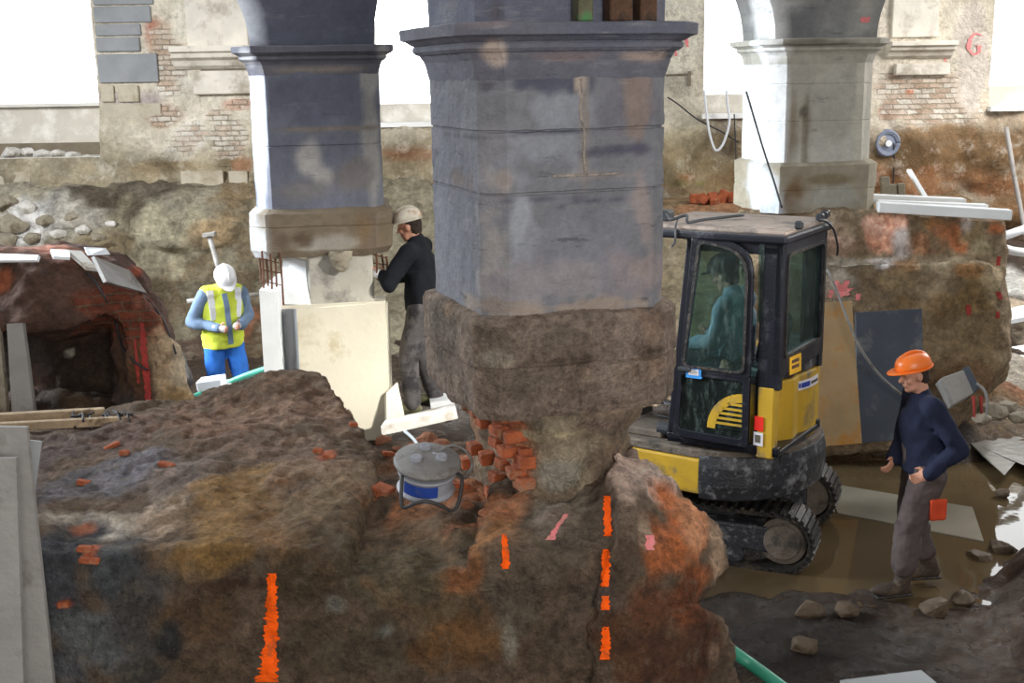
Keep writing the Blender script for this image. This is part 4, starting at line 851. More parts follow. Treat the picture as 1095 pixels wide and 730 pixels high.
for poly in (rearp, frontp, rail, sill):
    for l0, l1 in ((LS - .06, LS), (-.14, -.08)): cab.prism(poly, EO, eh, ez, el, l0, l1)
# rear wall ring, lower rear wall
outr = [(-.14, 1.60), (LS, 1.60), (LS, zr + .03), (-.14, zr + .03)]; inr = [(-.06, 1.74), (LS - .09, 1.74), (LS - .09, zr - .07), (-.06, zr - .07)]
cab.ringprism(outr, inr, EO + eh * FR, el, ez, eh, 0, .06)
cab.prism([(-.14, 1.0), (LS - .04, 1.0), (LS - .04, 1.62), (-.14, 1.62)], EO + eh * (FR + .16), el, ez, eh, 0, .04)
# front header, floor, far-side lower panel
cab.prism([(a1[0] - .02, zr - .06), (a1[0] + .05, zr - .06), (a1[0] + .05, zr + .03), (a1[0] - .02, zr + .03)], EO, eh, ez, el, -.14, LS)
cab.prism([(FR, 1.0), (a0[0] + .06, 1.0), (a0[0] + .06, 1.04), (FR, 1.04)], EO, eh, ez, el, -.14, LS)
cabo = cab.build('cab_frame', M['black_paint'], ex, bevel=.008)
# roof with forward visor, dusty on top
rf = [(FR - .03, -.17), (FR - .03, LS + .03), (-.2, LS + .05), (a1[0] + .40, LS + .01), (a1[0] + .44, LS - .05), (a1[0] + .44, -.12), (a1[0] + .40, -.17)]
rb = MB().prism(rf, EO, eh, el, ez, zr + .02, zr + .085).build('roof', M['black_paint'], ex, bevel=.02)
MB().prism([(x * .96 - .01, .28 + (y - .28) * .94) for x, y in rf], EO, eh, el, ez, zr + .075, zr + .115).build('roof_panel', M['roof_dust'], rb, bevel=.03)['label'] = 'dusty grey-brown roof top'
# door
def rounded(pts, r, n=6):
    out = []
    m_ = len(pts)
    for i in range(m_):
        p0, p, p1 = Vector(pts[i - 1]), Vector(pts[i]), Vector(pts[(i + 1) % m_]); ri = r[i] if isinstance(r, (list, tuple)) else r
        a = (p0 - p).normalized(); b = (p1 - p).normalized(); A = p + a * ri; B = p + b * ri
        for k in range(n + 1): t = k / n; out.append(tuple(A * (1 - t) ** 2 + p * 2 * t * (1 - t) + B * t * t))
    return out
dq = [on_plane(721, 464, LS), on_plane(801, 478, LS), on_plane(808, 262, LS), on_plane(742, 249, LS)]
def inset(q, a, b, c, d):  # left,bottom,right,top in metres (f runs to the left of the picture)
    return [(q[0][0] - a, q[0][1] + b), (q[1][0] + c, q[1][1] + b), (q[2][0] + c, q[2][1] - d), (q[3][0] - a, q[3][1] - d)]
zmid = 1.56
rad = [.03, .03, .22, .05]
up_q = inset(dq, .07, 0, .05, .06); up_q[0] = (dq[0][0] - .07 - .02, zmid + .06); up_q[1] = (dq[1][0] + .055, zmid + .06)
lo_q = inset(dq, .05, .06, .05, 0); lo_q[2] = (dq[1][0] + .05, zmid - .02); lo_q[3] = (dq[0][0] - .065, zmid - .02)
def cut_ring(outer, inner, l0, l1, mb): mb.ringprism(outer, inner, EO, eh, ez, el, l0, l1)
od = rounded([dq[0], dq[1], (dq[1][0] * .5 + dq[2][0] * .5 - .0, zmid + .02), (dq[0][0] * .6 + dq[3][0] * .4, zmid + .02)], .02)
ou = rounded([(dq[0][0] * .6 + dq[3][0] * .4, zmid), (dq[1][0] * .6 + dq[2][0] * .4, zmid), dq[2], dq[3]], rad)
mb = MB(); cut_ring(ou, rounded(up_q, [.06, .06, .19, .05]), LS, LS + .035, mb); cut_ring(od, rounded(lo_q, [.03] * 4), LS, LS + .035, mb)
door = mb.build('door', M['black_paint'], ex, bevel=.006)
MB().prism(rounded(up_q, [.06, .06, .19, .05]), EO, eh, ez, el, LS + .008, LS + .016).build('window_glass', M['glass_teal'], door)
MB().prism(rounded(lo_q, [.03] * 4), EO, eh, ez, el, LS + .008, LS + .016).build('lower_pane', M['glass_dark'], door)
mb = MB(); cut_ring(rounded([(x, z) for x, z in inset(up_q, -.02, -.02, -.02, -.02)], [.06, .06, .21, .05]), rounded(up_q, [.06, .06, .19, .05]), LS + .034, LS + .045, mb); mb.build('rubber_seal', M['rubber'], door)
mb = MB().box(E(dq[0][0] - .10, LS + .05, zmid + .03), (.10, .04, .035), ER, bev=.008); mb.build('handle', M['dark_metal'], door)
# yellow quarter-round vent grille seen through the lower pane
c0 = on_plane(797, 462, LS); Rg = abs(on_plane(757, 455, LS)[0] - c0[0])
qa = [(c0[0], c0[1])] + [(c0[0] + Rg * math.cos(math.radians(a)), c0[1] + Rg * .98 * math.sin(math.radians(a))) for a in range(0, 91, 9)]
qi = [(c0[0] + .0, c0[1])] + [(c0[0] + Rg * .78 * math.cos(math.radians(a)), c0[1] + Rg * .76 * math.sin(math.radians(a))) for a in range(0, 91, 9)]
mb = MB().ringprism(qa, qi, EO, eh, ez, el, LS - .02, LS + .02)
for k in range(1, 6):
    z = c0[1] + Rg * .13 * k; w = math.sqrt(max(0, (Rg * .8) ** 2 - (Rg * .13 * k) ** 2)); mb.prism([(c0[0], z), (c0[0] + w, z), (c0[0] + w, z + Rg * .06), (c0[0], z + Rg * .06)], EO, eh, ez, el, LS - .02, LS + .02)
mb.build('vent_grille', M['yellow'], door)
def stick(pts, mat, name, off=.002, parent=ex, lab=None, l=LS):
    poly = [on_plane(x, y, l) for x, y in pts]; o = MB().prism(poly, EO, eh, ez, el, l, l + off).build(name, mat, parent)
    if lab: o['label'] = lab
    return o
s = stick([(736, 391), (752, 393), (752, 404), (736, 402)], M['sticker_sky'], 'sticker', .040, door); stick([(738.5, 393), (749.5, 394.5), (749.5, 400.5), (738.5, 399)], M['sticker_white'], 'sticker_print', .042, s)
# quarter window between door and rear pillar
q = [on_plane(x, y, LS) for x, y in ((812, 257), (818, 258), (815, 345), (810, 344))]
MB().prism(q, EO, eh, ez, el, LS - .03, LS + .004).build('quarter_window', M['glass_teal'], ex)
# stickers on the yellow corner
s = stick([(807.5, 444), (817, 446), (816.5, 461), (807, 459)], M['sticker_red'], 'sticker', .012, ex, 'red warning sticker'); s2 = stick([(806.5, 461), (816.5, 463), (816, 477), (806, 475)], M['sticker_white'], 'sticker', .012, ex, 'worn white sticker with grey print')
stick([(808, 464), (814, 465), (813.5, 473), (808, 472)], M['deck_dirt'], 'sticker_print', .014, s2)
# rear glass and sticker
MB().prism(inr, EO + eh * FR, el, ez, eh, .02, .03).build('rear_window', M['glass_teal'], ex)
mb = MB(); mb.ringprism(rounded([(a - (.02 if a < 0 else -.02), b - (.02 if b < 2 else -.02)) for a, b in inr], .05), rounded(inr, .06), EO + eh * FR, el, ez, eh, -.012, .002); mb.build('rubber_seal', M['rubber'], cabo)
def rear_prism(pts, mat, name, f, off=.006, parent=ex):
    poly = [on_rear(x, y, f) for x, y in pts]; return MB().prism(poly, EO + eh * f, el, ez, eh, -off, 0).build(name, mat, parent)
s = rear_prism([(844, 382), (856, 377), (856, 396), (844, 401)], M['sticker_yellow'], 'sticker', FR); s['label'] = 'small yellow sticker with dark print'
for yy in (384, 390): rear_prism([(846, yy + 1), (853.5, yy - 2), (853.5, yy + 1.5), (846, yy + 4.5)], M['wood_dark'], 'sticker_print', FR, .008, s)
# curved white sticker on the engine cover with blue print
def curved(a0, a1, z0, z1, r, mat, name, parent):
    vs = []; fs = []; n = 10
    for k in range(n + 1):
        a = math.radians(a0 + (a1 - a0) * k / n)
        for rr in (r, r + .004):
            for z in (z0, z1): vs.append(E(rr * math.cos(a), rr * math.sin(a), z))
    for k in range(n):
        b = k * 4; fs += [(b + 2, b + 3, b + 7, b + 6), (b, b + 4, b + 5, b + 1), (b + 1, b + 5, b + 7, b + 3), (b, b + 2, b + 6, b + 4)]
    return MB()._add(vs, fs).build(name, mat, parent)
s = curved(158, 186, 1.375, 1.445, .692, M['sticker_white'], 'sticker', ec); s['label'] = 'long white sticker with blue print'
curved(162, 171, 1.392, 1.430, .697, M['sticker_blue'], 'sticker_print', s); curved(159.5, 161, 1.395, 1.43, .697, M['sticker_blue'], 'sticker_print', s)
for k in range(4): curved(173 + k * 2.8, 175 + k * 2.8, 1.40, 1.42, .697, M['deck_dirt'], 'sticker_print', s)
# seat, levers
mb = MB().box(E(-.20, .26, 1.36), (.44, .46, .14), ER, bev=.04); mb.box(E(-.16, .26, 1.16), (.3, .4, .25), ER)
st = mb.build('seat', M['interior'], ex, bevel=.01); MB().box(E(-.44, .26, 1.66), (.12, .44, .58), ER @ Matrix.Rotation(-.15, 3, 'Y'), bev=.05).build('seat_back', M['interior'], st)
for l in (.02, .52):
    mb = MB().tube([E(.02, l, 1.2), E(.04, l, 1.55), E(.0, l, 1.66)], [.02, .015, .018]); mb.ball(E(.0, l, 1.69), .03); mb.build('control_lever', M['dark_metal'], ex)
# things lying on the roof: lamp bracket and loose wiring
mb = MB(); c = P(726, 228, 9.0)
mb.box(E(.33, .55, zr + .15), (.12, .12, .09), ER, bev=.02); mb.box(E(.40, .55, zr + .2), (.05, .16, .10), ER, bev=.015); mb.build('work_lamp', M['dark_metal'], ex)
def wire(pts, r, mat, name, parent=None, seg=6):
    P3 = [Vector(p) for p in pts]; out = []
    n = len(P3)
    for i in range(n - 1):
        p0, p1, p2, p3 = P3[max(i - 1, 0)], P3[i], P3[i + 1], P3[min(i + 2, n - 1)]
        for k in range(6):
            t = k / 6; out.append(0.5 * ((2 * p1) + (p2 - p0) * t + (2 * p0 - 5 * p1 + 4 * p2 - p3) * t * t + (3 * p1 - p0 - 3 * p2 + p3) * t ** 3))
    out.append(P3[-1]); return MB().tube(out, r, seg).build(name, mat, parent, smooth=True)
zt_ = zr + .125
wire([E(.35, .5, zt_), E(.28, .62, zt_ + .04), E(.2, .7, zt_ + .02), E(.1, .66, zt_ + .05), E(.05, .74, zt_ + .01), E(-.02, .6, zt_ + .02), E(-.2, .3, zt_ + .03)], .012, M['dark_metal'], 'wiring', ex)
wire([E(.15, .7, zt_ + .02), E(.12, .8, zt_ - .02), E(.11, .83, zt_ - .12), E(.13, .84, zt_ - .16)], .008, M['dark_metal'], 'wiring', ex)
wire([E(-.72, .1, zt_), E(-.74, 0, zt_ - .03), E(-.76, -.1, zt_ - .1), E(-.78, -.14, zt_ - .22), E(-.76, -.2, zt_ - .3)], .009, M['dark_metal'], 'wiring', ex)
for q_ in ((-.68, -.1), (-.7, .05), (-.66, -.2), (-.72, .55)): MB().box(E(q_[0], q_[1], zt_ + .01), (.06, .05, .06), ER, bev=.012).build('roof_clip', M['dark_metal'], ex)
# boom folded forward, half hidden by the pier; hoses and glass pane on the front deck
mb = MB(); pts = [E(.85, .05, 1.05), E(1.35, .05, 1.75), E(2.0, .05, 1.9)]
beam(mb, pts[0], pts[1] + (pts[1] - pts[0]).normalized() * .1, .14, .2); beam(mb, pts[1], pts[2], .14, .18); bo = mb.build('boom', M['yellow'], ex, bevel=.01)
mb = MB(); beam(mb, pts[2] + Vector((0, 0, .1)), E(1.95, .05, .95), .12, .15); ar = mb.build('arm', M['yellow'], ex, bevel=.01)
MB().prism([(-.22, .3), (.02, .35), (.12, .12), (.0, -.05), (-.2, .02), (-.28, .15)], E(1.95, .05, .62), eh, ez, el, -.2, .2).build('bucket', M['black_worn'], ar, bevel=.01)
mb = MB(); mb.tube([E(.95, .05, .98), E(1.3, .05, 1.35)], [.05, .05], 12); mb.build('boom_cylinder', M['dark_metal'], bo)
MB().box(E(.85, .05, 1.0), (.3, .22, .3), ER, bev=.03).build('boom_bracket', M['black_worn'], ex)
for k, (pa) in enumerate([(.30, .42), (.36, .36), (.42, .30), (.3, .25)]):
    wire([E(.12, pa[1] + .1, 1.02), E(.3, pa[1] + .05, 1.12 + .03 * k), E(.5, pa[1], 1.16 + .02 * k), E(.75, pa[1] - .12, 1.02)], .022, M['black_worn'] if k % 2 else M['wood'], 'hydraulic_hose', ex)
pq = [P(668, 416, 9.45), P(697, 405, 9.5), P(701, 424, 9.35), P(672, 431, 9.3)]
slab('cab_step_glass', pq, .02, glass_mat('pale_green_glass', (120, 190, 170), 0.95, 0.15), ex)
for a_, b_ in ((0, 1), (1, 2), (2, 3), (3, 0)):
    mb = MB(); mb.tube([pq[a_], pq[b_]], .014, 8); mb.build('glass_edging', M['rubber'], ex)
MB().lathe([(0, -.1), (.055, -.1), (.055, .1), (0, .1)], E(.22, .62, 1.04), eh, 16).build('filter_housing', M['dark_metal'], ex)
MB().box(E(.55, .52, 1.0), (.55, .3, .06), ER, bev=.01).build('tread_plate', M['deck_dirt'], ex)
# ================================================================== PEOPLE
M['skin'] = rough_mat('skin', (196, 142, 118), 0.6, 0.05, 10, 0.1, 60)
M['glove'] = rough_mat('pale_work_glove', (190, 188, 190), 0.85, 0.12, 30, 0.3, 80)
M['hair'] = rough_mat('dark_brown_hair', (48, 36, 28), 0.8, 0.3, 60, 0.6, 160)
M['boot_mud'] = rough_mat('muddy_boot', (62, 50, 42), 0.7, 0.3, 12, 0.5, 50, dirt=(100, 82, 62), dirt_amt=0.4)
M['boot_green'] = rough_mat('olive_boot', (86, 84, 58), 0.7, 0.2, 12, 0.3, 50)
def cloth(name, col, **k): return rough_mat(name, col, 0.9, 0.12, 9, 0.35, 22, spec=0.2, **k)
def person(label, base, yaw, J, clothes, helmet, mats, head_pitch=0.0, head_yaw=0.0, cap=None, group=None, fing=(0.5, 0.5), skin_hands=True):
    y = math.radians(yaw); F = Vector((math.cos(y), math.sin(y), 0)); Lf = Vector((-math.sin(y), math.cos(y), 0)); Z = Vector((0, 0, 1)); B = Vector(base)
    W = lambda p: B + F * p[0] + Lf * p[1] + Z * p[2]
    j = {k: W(v) for k, v in J.items()}
    t = thing('person', label, 'person', base, group)
    hy = math.radians(head_yaw); hp = math.radians(head_pitch)
    hf = (F * math.cos(hy) + Lf * math.sin(hy)); hl = Z.cross(hf); hf2 = hf * math.cos(hp) - Z * math.sin(hp); hu = hf2.cross(hl); HR = Matrix((hf2, hl, hu)).transposed()
    H = j['head']; h = lambda a, b, c: H + HR @ Vector((a, b, c))
    mb = MB()
    mb.ball(h(-.005, 0, .02), (.096, .077, .105), HR); mb.ball(h(.02, 0, -.045), (.07, .058, .075), HR)  # skull, face
    mb.limb(h(.03, -.03, -.085), h(.058, 0, -.10), .03, .026); mb.limb(h(.03, .03, -.085), h(.058, 0, -.10), .03, .026)   # jaw, chin
    mb.limb(h(.085, 0, .01), h(.108, 0, -.03), .010, .015); mb.limb(h(.082, -.022, -.066), h(.082, .022, -.066), .010, .010)  # nose, mouth
    for s in (-1, 1):
        mb.ball(h(-.005, s * .08, -.01), (.022, .012, .034), HR); mb.ball(h(.078, s * .032, .018), (.014, .024, .010), HR); mb.ball(h(.062, s * .045, -.03), (.02, .02, .02), HR)
    mb.limb(j['neck'], h(-.02, 0, -.06), .062, .056)
    mb.chain([j['pelvis'], (j['pelvis'] + j['chest']) / 2, j['chest']], [.115, .11, .125]); mb.limb(j['chest'], j['neck'], .11, .065)
    mb.limb(j['shL'], j['shR'], .06, .06); mb.limb(j['hipL'], j['hipR'], .095, .095)
    for s in 'LR':
        mb.chain([j['sh' + s], j['el' + s], j['wr' + s]], [.052, .040, .027]); mb.chain([j['hip' + s], j['kn' + s], j['an' + s]], [.085, .055, .040]); mb.limb(j['an' + s] - Z * .03, j['to' + s], .042, .034)
    body_hand = []
    for i, s in enumerate('LR'):
        d = (W(J['hd' + s]) - j['wr' + s]).normalized(); side = (W(J['th' + s]) - j['wr' + s]); side = (side - d * side.dot(d)).normalized(); n = d.cross(side).normalized() * (1 if s == 'R' else -1)
        pm = j['wr' + s] + d * .045; body_hand.append((s, j['wr' + s], d, side, n))
        Rh = Matrix((d, side, n)).transposed()
        mb.box(pm, (.085, .078, .026), Rh, bev=.01); mb.limb(j['wr' + s], pm, .026, .022)
        cu = fing[i]
        for k, (off, ln) in enumerate(((.030, .070), (.010, .078), (-.011, .072), (-.031, .056))):
            p0 = pm + d * .035 + side * off; a = d * math.cos(cu * .6) + n * math.sin(cu * .6); b = d * math.cos(cu * 1.7) + n * math.sin(cu * 1.7); c = d * math.cos(cu * 2.4) + n * math.sin(cu * 2.4)
            p1 = p0 + a * ln * .45; p2 = p1 + b * ln * .32; p3 = p2 + c * ln * .25; mb.chain([p0, p1, p2, p3], [.0095, .009, .0085, .0075])
        p0 = pm - d * .02 + side * .032; p1 = p0 + side * .028 + d * .02; p2 = p1 + (d + side * .2 + n * .3).normalized() * .03; mb.chain([p0, p1, p2], [.013, .011, .009])
    body = mb.build('body', M['skin'], t, voxel=.0085, smooth_it=2)
    # hair
    mb = MB(); mb.ball(h(-.022, 0, .022), (.094, .083, .100), HR); mb.ball(h(-.05, 0, -.035), (.055, .068, .06), HR)
    mb.build('hair', M['hair'], body, voxel=.012, disp=[(.006, 60, 2)])
    # clothes
    def garment(nm, segs, mat, dsp=((.010, 9, 2),), vox=.013, sm=3, parent=t, hulls=(), cyl=None):
        g = MB()
        for s_ in segs: g.chain([q if isinstance(q, Vector) else j[q] if isinstance(q, str) else W(q) for q in s_[0]], s_[1])
        for b_ in hulls: g.ball(*b_)
        if cyl:
            z0, z1, ra, rb, f0 = cyl; g.prism([(f0 + ra * math.cos(a), rb * math.sin(a)) for a in [2 * math.pi * i / 28 for i in range(28)]], B, F, Lf, Z, z0, z1)
        return g.build(nm, mat, parent, voxel=vox, smooth_it=sm, disp=list(dsp))
    for c in clothes: garment(*c[:3], **(c[3] if len(c) > 3 else {})).update_tag()
    # boots
    for s in 'LR':
        an, to = j['an' + s], j['to' + s]; g = MB(); g.limb(an + (j['kn' + s] - an) * .55, an, .068, .058); g.limb(an, an - Z * .045, .058, .052)
        dd = (to - an); dd.z = 0; dd.normalize(); sd = Z.cross(dd); Rb = Matrix((dd, sd, Z)).transposed()
        g.ball(Vector((an.x, an.y, to.z)) + dd * .10 + Z * .012, (.15, .055, .052), Rb); g.ball(Vector((an.x, an.y, to.z)) - dd * .02 + Z * .01, (.06, .045, .05), Rb)
        b_ = g.build('boot', mats['boot'], t, voxel=.013, smooth_it=2)
        MB().box(Vector((an.x, an.y, to.z - .032)) + dd * .07, (.29, .095, .022), Rb, bev=.01).build('sole', M['rubber'], b_)
    # helmet: shell, rim, peak
    if helmet:
        hm = MB(); prof = [(1.0, 0.0), (.985, .25), (.93, .50), (.82, .72), (.62, .88), (.36, .97), (0.02, 1.0)]
        seg = 28; vs = []; fs = []
        for r, q in prof:
            for k in range(seg):
                a = 2 * math.pi * k / seg; vs.append(h(-.004 + r * .132 * math.cos(a), r * .108 * math.sin(a), .045 + q * .108))
        for i in range(len(prof) - 1):
            for k in range(seg): fs.append((i * seg + k, i * seg + (k + 1) % seg, (i + 1) * seg + (k + 1) % seg, (i + 1) * seg + k))
        fs.append(tuple((len(prof) - 1) * seg + k for k in range(seg))); fs.append(tuple(range(seg))[::-1])
        hm._add(vs, fs); ho = hm.build('hard_hat', helmet, t, smooth=True)
        vs = []; pk = MB(); ol = []; 
        for k in range(seg):
            a = 2 * math.pi * k / seg; fr = max(0, math.cos(a)) ** 2.2; ol.append((-.004 + (.140 + .055 * fr) * math.cos(a), (.116 + .01 * fr) * math.sin(a)))
        mb = MB().prism(ol, h(0, 0, .045), hf2, hl, hu, -.006, .006)
        mb.build('brim', helmet, ho, bevel=.003)
        mb = MB(); mb.tube([h(-.004 + .128 * math.cos(a), 0, .05 + .112 * math.sin(a)) for a in [math.pi * k / 12 for k in range(1, 12)]], .012, 8); mb.build('ridge', helmet, ho, smooth=True)
    return t, j, W, h, HR, body, body_hand
# --- man in the orange hard hat
M['orange_hat'] = rough_mat('orange_plastic', (238, 118, 40), 0.35, 0.05, 4, 0.03, 30)
M['navy'] = cloth('navy_fleece', (34, 38, 58)); M['work_grey'] = cloth('grey_brown_work_trousers', (84, 74, 72), dirt=(60, 52, 48), dirt_amt=.3); M['patch'] = cloth('orange_red_pocket', (196, 72, 44))
bo_ = PZ(978, 630, 0.01); gz = .045
bo_.z = 0.0
J = dict(pelvis=(-.02, 0, .95), chest=(.02, 0, 1.30), neck=(.04, 0, 1.50), head=(.10, 0, 1.64), shL=(.03, .19, 1.43), shR=(.01, -.19, 1.43), elL=(-.14, .26, 1.15), wrL=(.06, .23, .98), elR=(.02, -.25, 1.15), wrR=(.15, -.13, .98),
         hdL=(.15, .19, .93), thL=(.10, .18, 1.04), hdR=(.22, -.07, .92), thR=(.2, -.08, 1.02), hipL=(-.01, .09, .92), hipR=(-.03, -.09, .92), knL=(.13, .11, .52), anL=(.16, .12, .13), toL=(.34, .13, .075), knR=(.0, -.10, .52), anR=(-.17, -.11, .14), toR=(.0, -.12, .085))
seg_tr = lambda a=.12, k=.085, e=.07: [(['hipL', 'knL', 'anL'], [a, k, e]), (['hipR', 'knR', 'anR'], [a, k, e]), (['hipL', 'hipR'], [a, a]), (['pelvis', 'chest'], [.13, .12])]
seg_top = lambda ch=.135: [(['chest', 'neck'], [ch, .075]), (['pelvis', 'chest'], [.135, ch]), (['shL', 'shR'], [.078, .078]), (['shL', 'elL', 'wrL'], [.082, .070, .052]), (['shR', 'elR', 'wrR'], [.082, .070, .052])]
t1, j1, W1, h1, HR1, b1, bh1 = person('person in orange hard hat, navy top and grey work trousers walking through the mud', bo_, 188, J,
    [('trousers', [([ 'hipL', 'knL', (.155, .12, .27)], [.13, .105, .095]), (['hipR', 'knR', (-.11, -.11, .28)], [.13, .105, .095]), (['hipL', 'hipR'], [.13, .13]), (['pelvis', (.01, 0, 1.12)], [.14, .13])], M['work_grey'], dict(dsp=((.018, 8, 3),))), ('sweater', seg_top(.162), M['navy'], dict(dsp=((.012, 9, 2),), cyl=(.93, 1.25, .150, .185, -.01)))], M['orange_hat'], dict(boot=M['boot_mud']), head_pitch=12, fing=(.6, .5))
hp_ = W1((-.04, .115, .80)); MB().box(W1((-.03, .212, .70)), (.13, .03, .16), Matrix.Rotation(math.radians(188), 3, 'Z'), bev=.01).build('pocket', M['patch'], [c for c in t1.children if c.name.startswith('trousers')][0], voxel=.012)
# bib and braces of the dungarees
# --- man in black sweater at the left pier
M['hat_tan'] = rough_mat('scuffed_cream_helmet', (205, 196, 180), 0.45, 0.15, 14, 0.1, 30, dirt=(150, 110, 80), dirt_amt=.45)
M['black_sweat'] = cloth('black_sweater', (26, 28, 34)); M['trouser2'] = cloth('grey_black_trousers', (88, 84, 84), dirt=(50, 48, 50), dirt_amt=.45)
p2 = P(455, 440, 10.2); b2_ = Vector((p2.x, 10.2, 0))
b2_.z = p2.z
J = dict(pelvis=(-.02, 0, .94), chest=(.0, 0, 1.28), neck=(.03, 0, 1.49), head=(.09, 0, 1.62), shL=(.05, .20, 1.42), shR=(.02, -.20, 1.42), elL=(.20, .32, 1.18), wrL=(.26, .24, 1.23), elR=(.20, -.27, 1.16), wrR=(.30, -.08, 1.15),
         hdL=(.35, .22, 1.26), thL=(.31, .18, 1.33), hdR=(.39, -.05, 1.17), thR=(.32, -.04, 1.28), hipL=(-.01, .095, .91), hipR=(-.01, -.095, .91), knL=(.10, .12, .50), anL=(.07, .15, .12), toL=(.24, .17, .06), knR=(.03, -.12, .50), anR=(-.06, -.14, .12), toR=(.11, -.16, .06))
t2, j2, W2, h2, HR2, b2, bh2 = person('person in black sweater and scuffed pale helmet, seen from behind, working at the left pier', b2_, 170, J,
    [('trousers', seg_tr(.125, .09, .075), M['trouser2']), ('sweater', seg_top(.15), M['black_sweat'], dict(cyl=(.90, 1.25, .150, .190, -.01)))], M['hat_tan'], dict(boot=M['boot_green']), head_pitch=14, fing=(1.0, 1.0))
for s, w, d, sd, n in bh2:
    g = MB(); g.limb(w - d * .05, w + d * .05, .040, .038); g.ball(w + d * .06, .040)
    g.build('work_glove', M['white_paint'], t2, voxel=.01, smooth_it=1)
# --- man in yellow vest
M['vest'] = cloth('yellow_hi_vis', (200, 214, 78)); M['reflect'] = rough_mat('reflective_tape', (232, 234, 238), 0.4, 0.05, 8, 0.1, 30); M['denim_shirt'] = cloth('grey_blue_shirt', (112, 132, 158)); M['blue_trs'] = cloth('bright_blue_trousers', (52, 112, 200)); M['hat_white'] = rough_mat('white_helmet', (236, 236, 238), 0.35, 0.04, 4, 0.03, 30)
Yv = 12.7
tp = P(233, 281, Yv); b3_ = Vector((tp.x, Yv, tp.z - 1.70))
J = dict(pelvis=(-.02, 0, .93), chest=(.04, 0, 1.26), neck=(.08, 0, 1.44), head=(.17, 0, 1.55), shL=(.06, .20, 1.38), shR=(.06, -.20, 1.38), elL=(.0, .29, 1.11), wrL=(.25, .12, 1.06), elR=(-.03, -.31, 1.10), wrR=(.22, -.12, 1.05),
         hdL=(.31, .02, 1.06), thL=(.27, .10, 1.15), hdR=(.30, -.02, 1.03), thR=(.25, -.08, 1.15), hipL=(-.01, .10, .90), hipR=(-.01, -.10, .90), knL=(.08, .14, .49), anL=(.05, .16, .12), toL=(.22, .19, .06), knR=(.06, -.12, .49), anR=(.0, -.14, .12), toR=(.16, -.17, .06))
t3, j3, W3, h3, HR3, b3, bh3 = person('person in white helmet, yellow reflective vest and blue trousers looking down at their hands', b3_, -58, J,
    [('trousers', seg_tr(.125, .095, .08), M['blue_trs']), ('shirt', seg_top(.135), M['denim_shirt']), ('vest', [(['chest', 'neck'], [.158, .085]), (['pelvis', 'chest'], [.168, .158]), ([(.05, .165, 1.39), (.05, -.165, 1.39)], [.095, .095]), ([(.04, .12, 1.28), (-.01, .10, .98)], [.115, .125]), ([(.04, -.12, 1.28), (-.01, -.10, .98)], [.115, .125])], M['vest'], dict(cyl=(.80, 1.22, .165, .225, -.0)))], M['hat_white'], dict(boot=M['boot_mud']), head_pitch=48, fing=(1.0, 1.0))
vest = [c for c in t3.children if c.name.startswith('vest')][0]; vt3 = tree_of(vest)
def strip(pa, w, mat, parent, tree, name='reflective_strip', lift=.006):
    """tape laid on cloth: pa are world points outside the cloth, cast towards the body axis"""
    out = []
    for i, (p, q) in enumerate(pa):
        p = W3(p); q = W3(q); d = (q - p).normalized(); r = tree.ray_cast(p, d)
        out.append((r[0] - d * lift, d) if r[0] is not None else None)
    out = [o for o in out if o]; vs = []; fs = []
    for i, (p, d) in enumerate(out):
        a = out[min(i + 1, len(out) - 1)][0] - out[max(i - 1, 0)][0]; s_ = a.cross(d).normalized() * w / 2; vs += [p - s_, p + s_, p + s_ + d * .012, p - s_ + d * .012]
    for i in range(len(out) - 1):
        for k in range(4): fs.append((i * 4 + k, i * 4 + (k + 1) % 4, i * 4 + 4 + (k + 1) % 4, i * 4 + 4 + k))
    return MB()._add(vs, fs).build(name, mat, parent)
for s in (-1, 1):
    strip([((.6, s * (.155 - .004 * k), 1.44 - .045 * k), (0, s * (.155 - .004 * k), 1.44 - .045 * k)) for k in range(8)], .07, M['reflect'], vest, vt3)
strip([((.7, -.015 + .004 * k, 1.40 - .05 * k), (0, -.015 + .004 * k, 1.40 - .05 * k)) for k in range(12)], .055, M['denim_shirt'], vest, vt3, name='open_front', lift=.014)
strip([((.6 * math.cos(a), .6 * math.sin(a), .92), (-.02, 0, .92)) for a in [math.radians(v) for v in range(-180, 181, 12)]], .05, M['vest'], vest, vt3, name='waist_band')
for s, w, d, sd, n in bh3:
    g = MB(); g.limb(w - d * .04, w + d * .05, .040, .038); g.ball(w + d * .07, .042); g.build('work_glove', M['glove'], t3, voxel=.01, smooth_it=1)
# --- excavator driver
M['shirt_blue'] = cloth('light_blue_shirt', (150, 160, 178)); M['trs_dark'] = cloth('dark_trousers', (50, 54, 62)); M['dark_cap'] = cloth('dark_cap', (40, 36, 34))
b4_ = E(-.17, .34, 1.06)
J = dict(pelvis=(-.02, 0, .48), chest=(-.02, 0, .84), neck=(.03, 0, 1.04), head=(.09, 0, 1.17), shL=(.0, .19, .98), shR=(.0, -.19, .98), elL=(.06, .24, .70), wrL=(.30, .22, .66), elR=(.06, -.24, .70), wrR=(.30, -.24, .66),
         hdL=(.40, .21, .66), thL=(.32, .16, .72), hdR=(.40, -.24, .66), thR=(.32, -.18, .72), hipL=(.02, .10, .46), hipR=(.02, -.10, .46), knL=(.38, .13, .50), anL=(.36, .13, .12), toL=(.42, .13, .07), knR=(.38, -.13, .50), anR=(.36, -.13, .12), toR=(.42, -.13, .07))
t4, *_r = person('person in light blue shirt seated at the controls inside the excavator cab', b4_, 147, J, [('trousers', seg_tr(.10, .075, .06), M['trs_dark']), ('shirt', seg_top(.15), M['shirt_blue'])], M['dark_cap'], dict(boot=M['boot_mud']), head_pitch=16, fing=(1.2, 1.2))
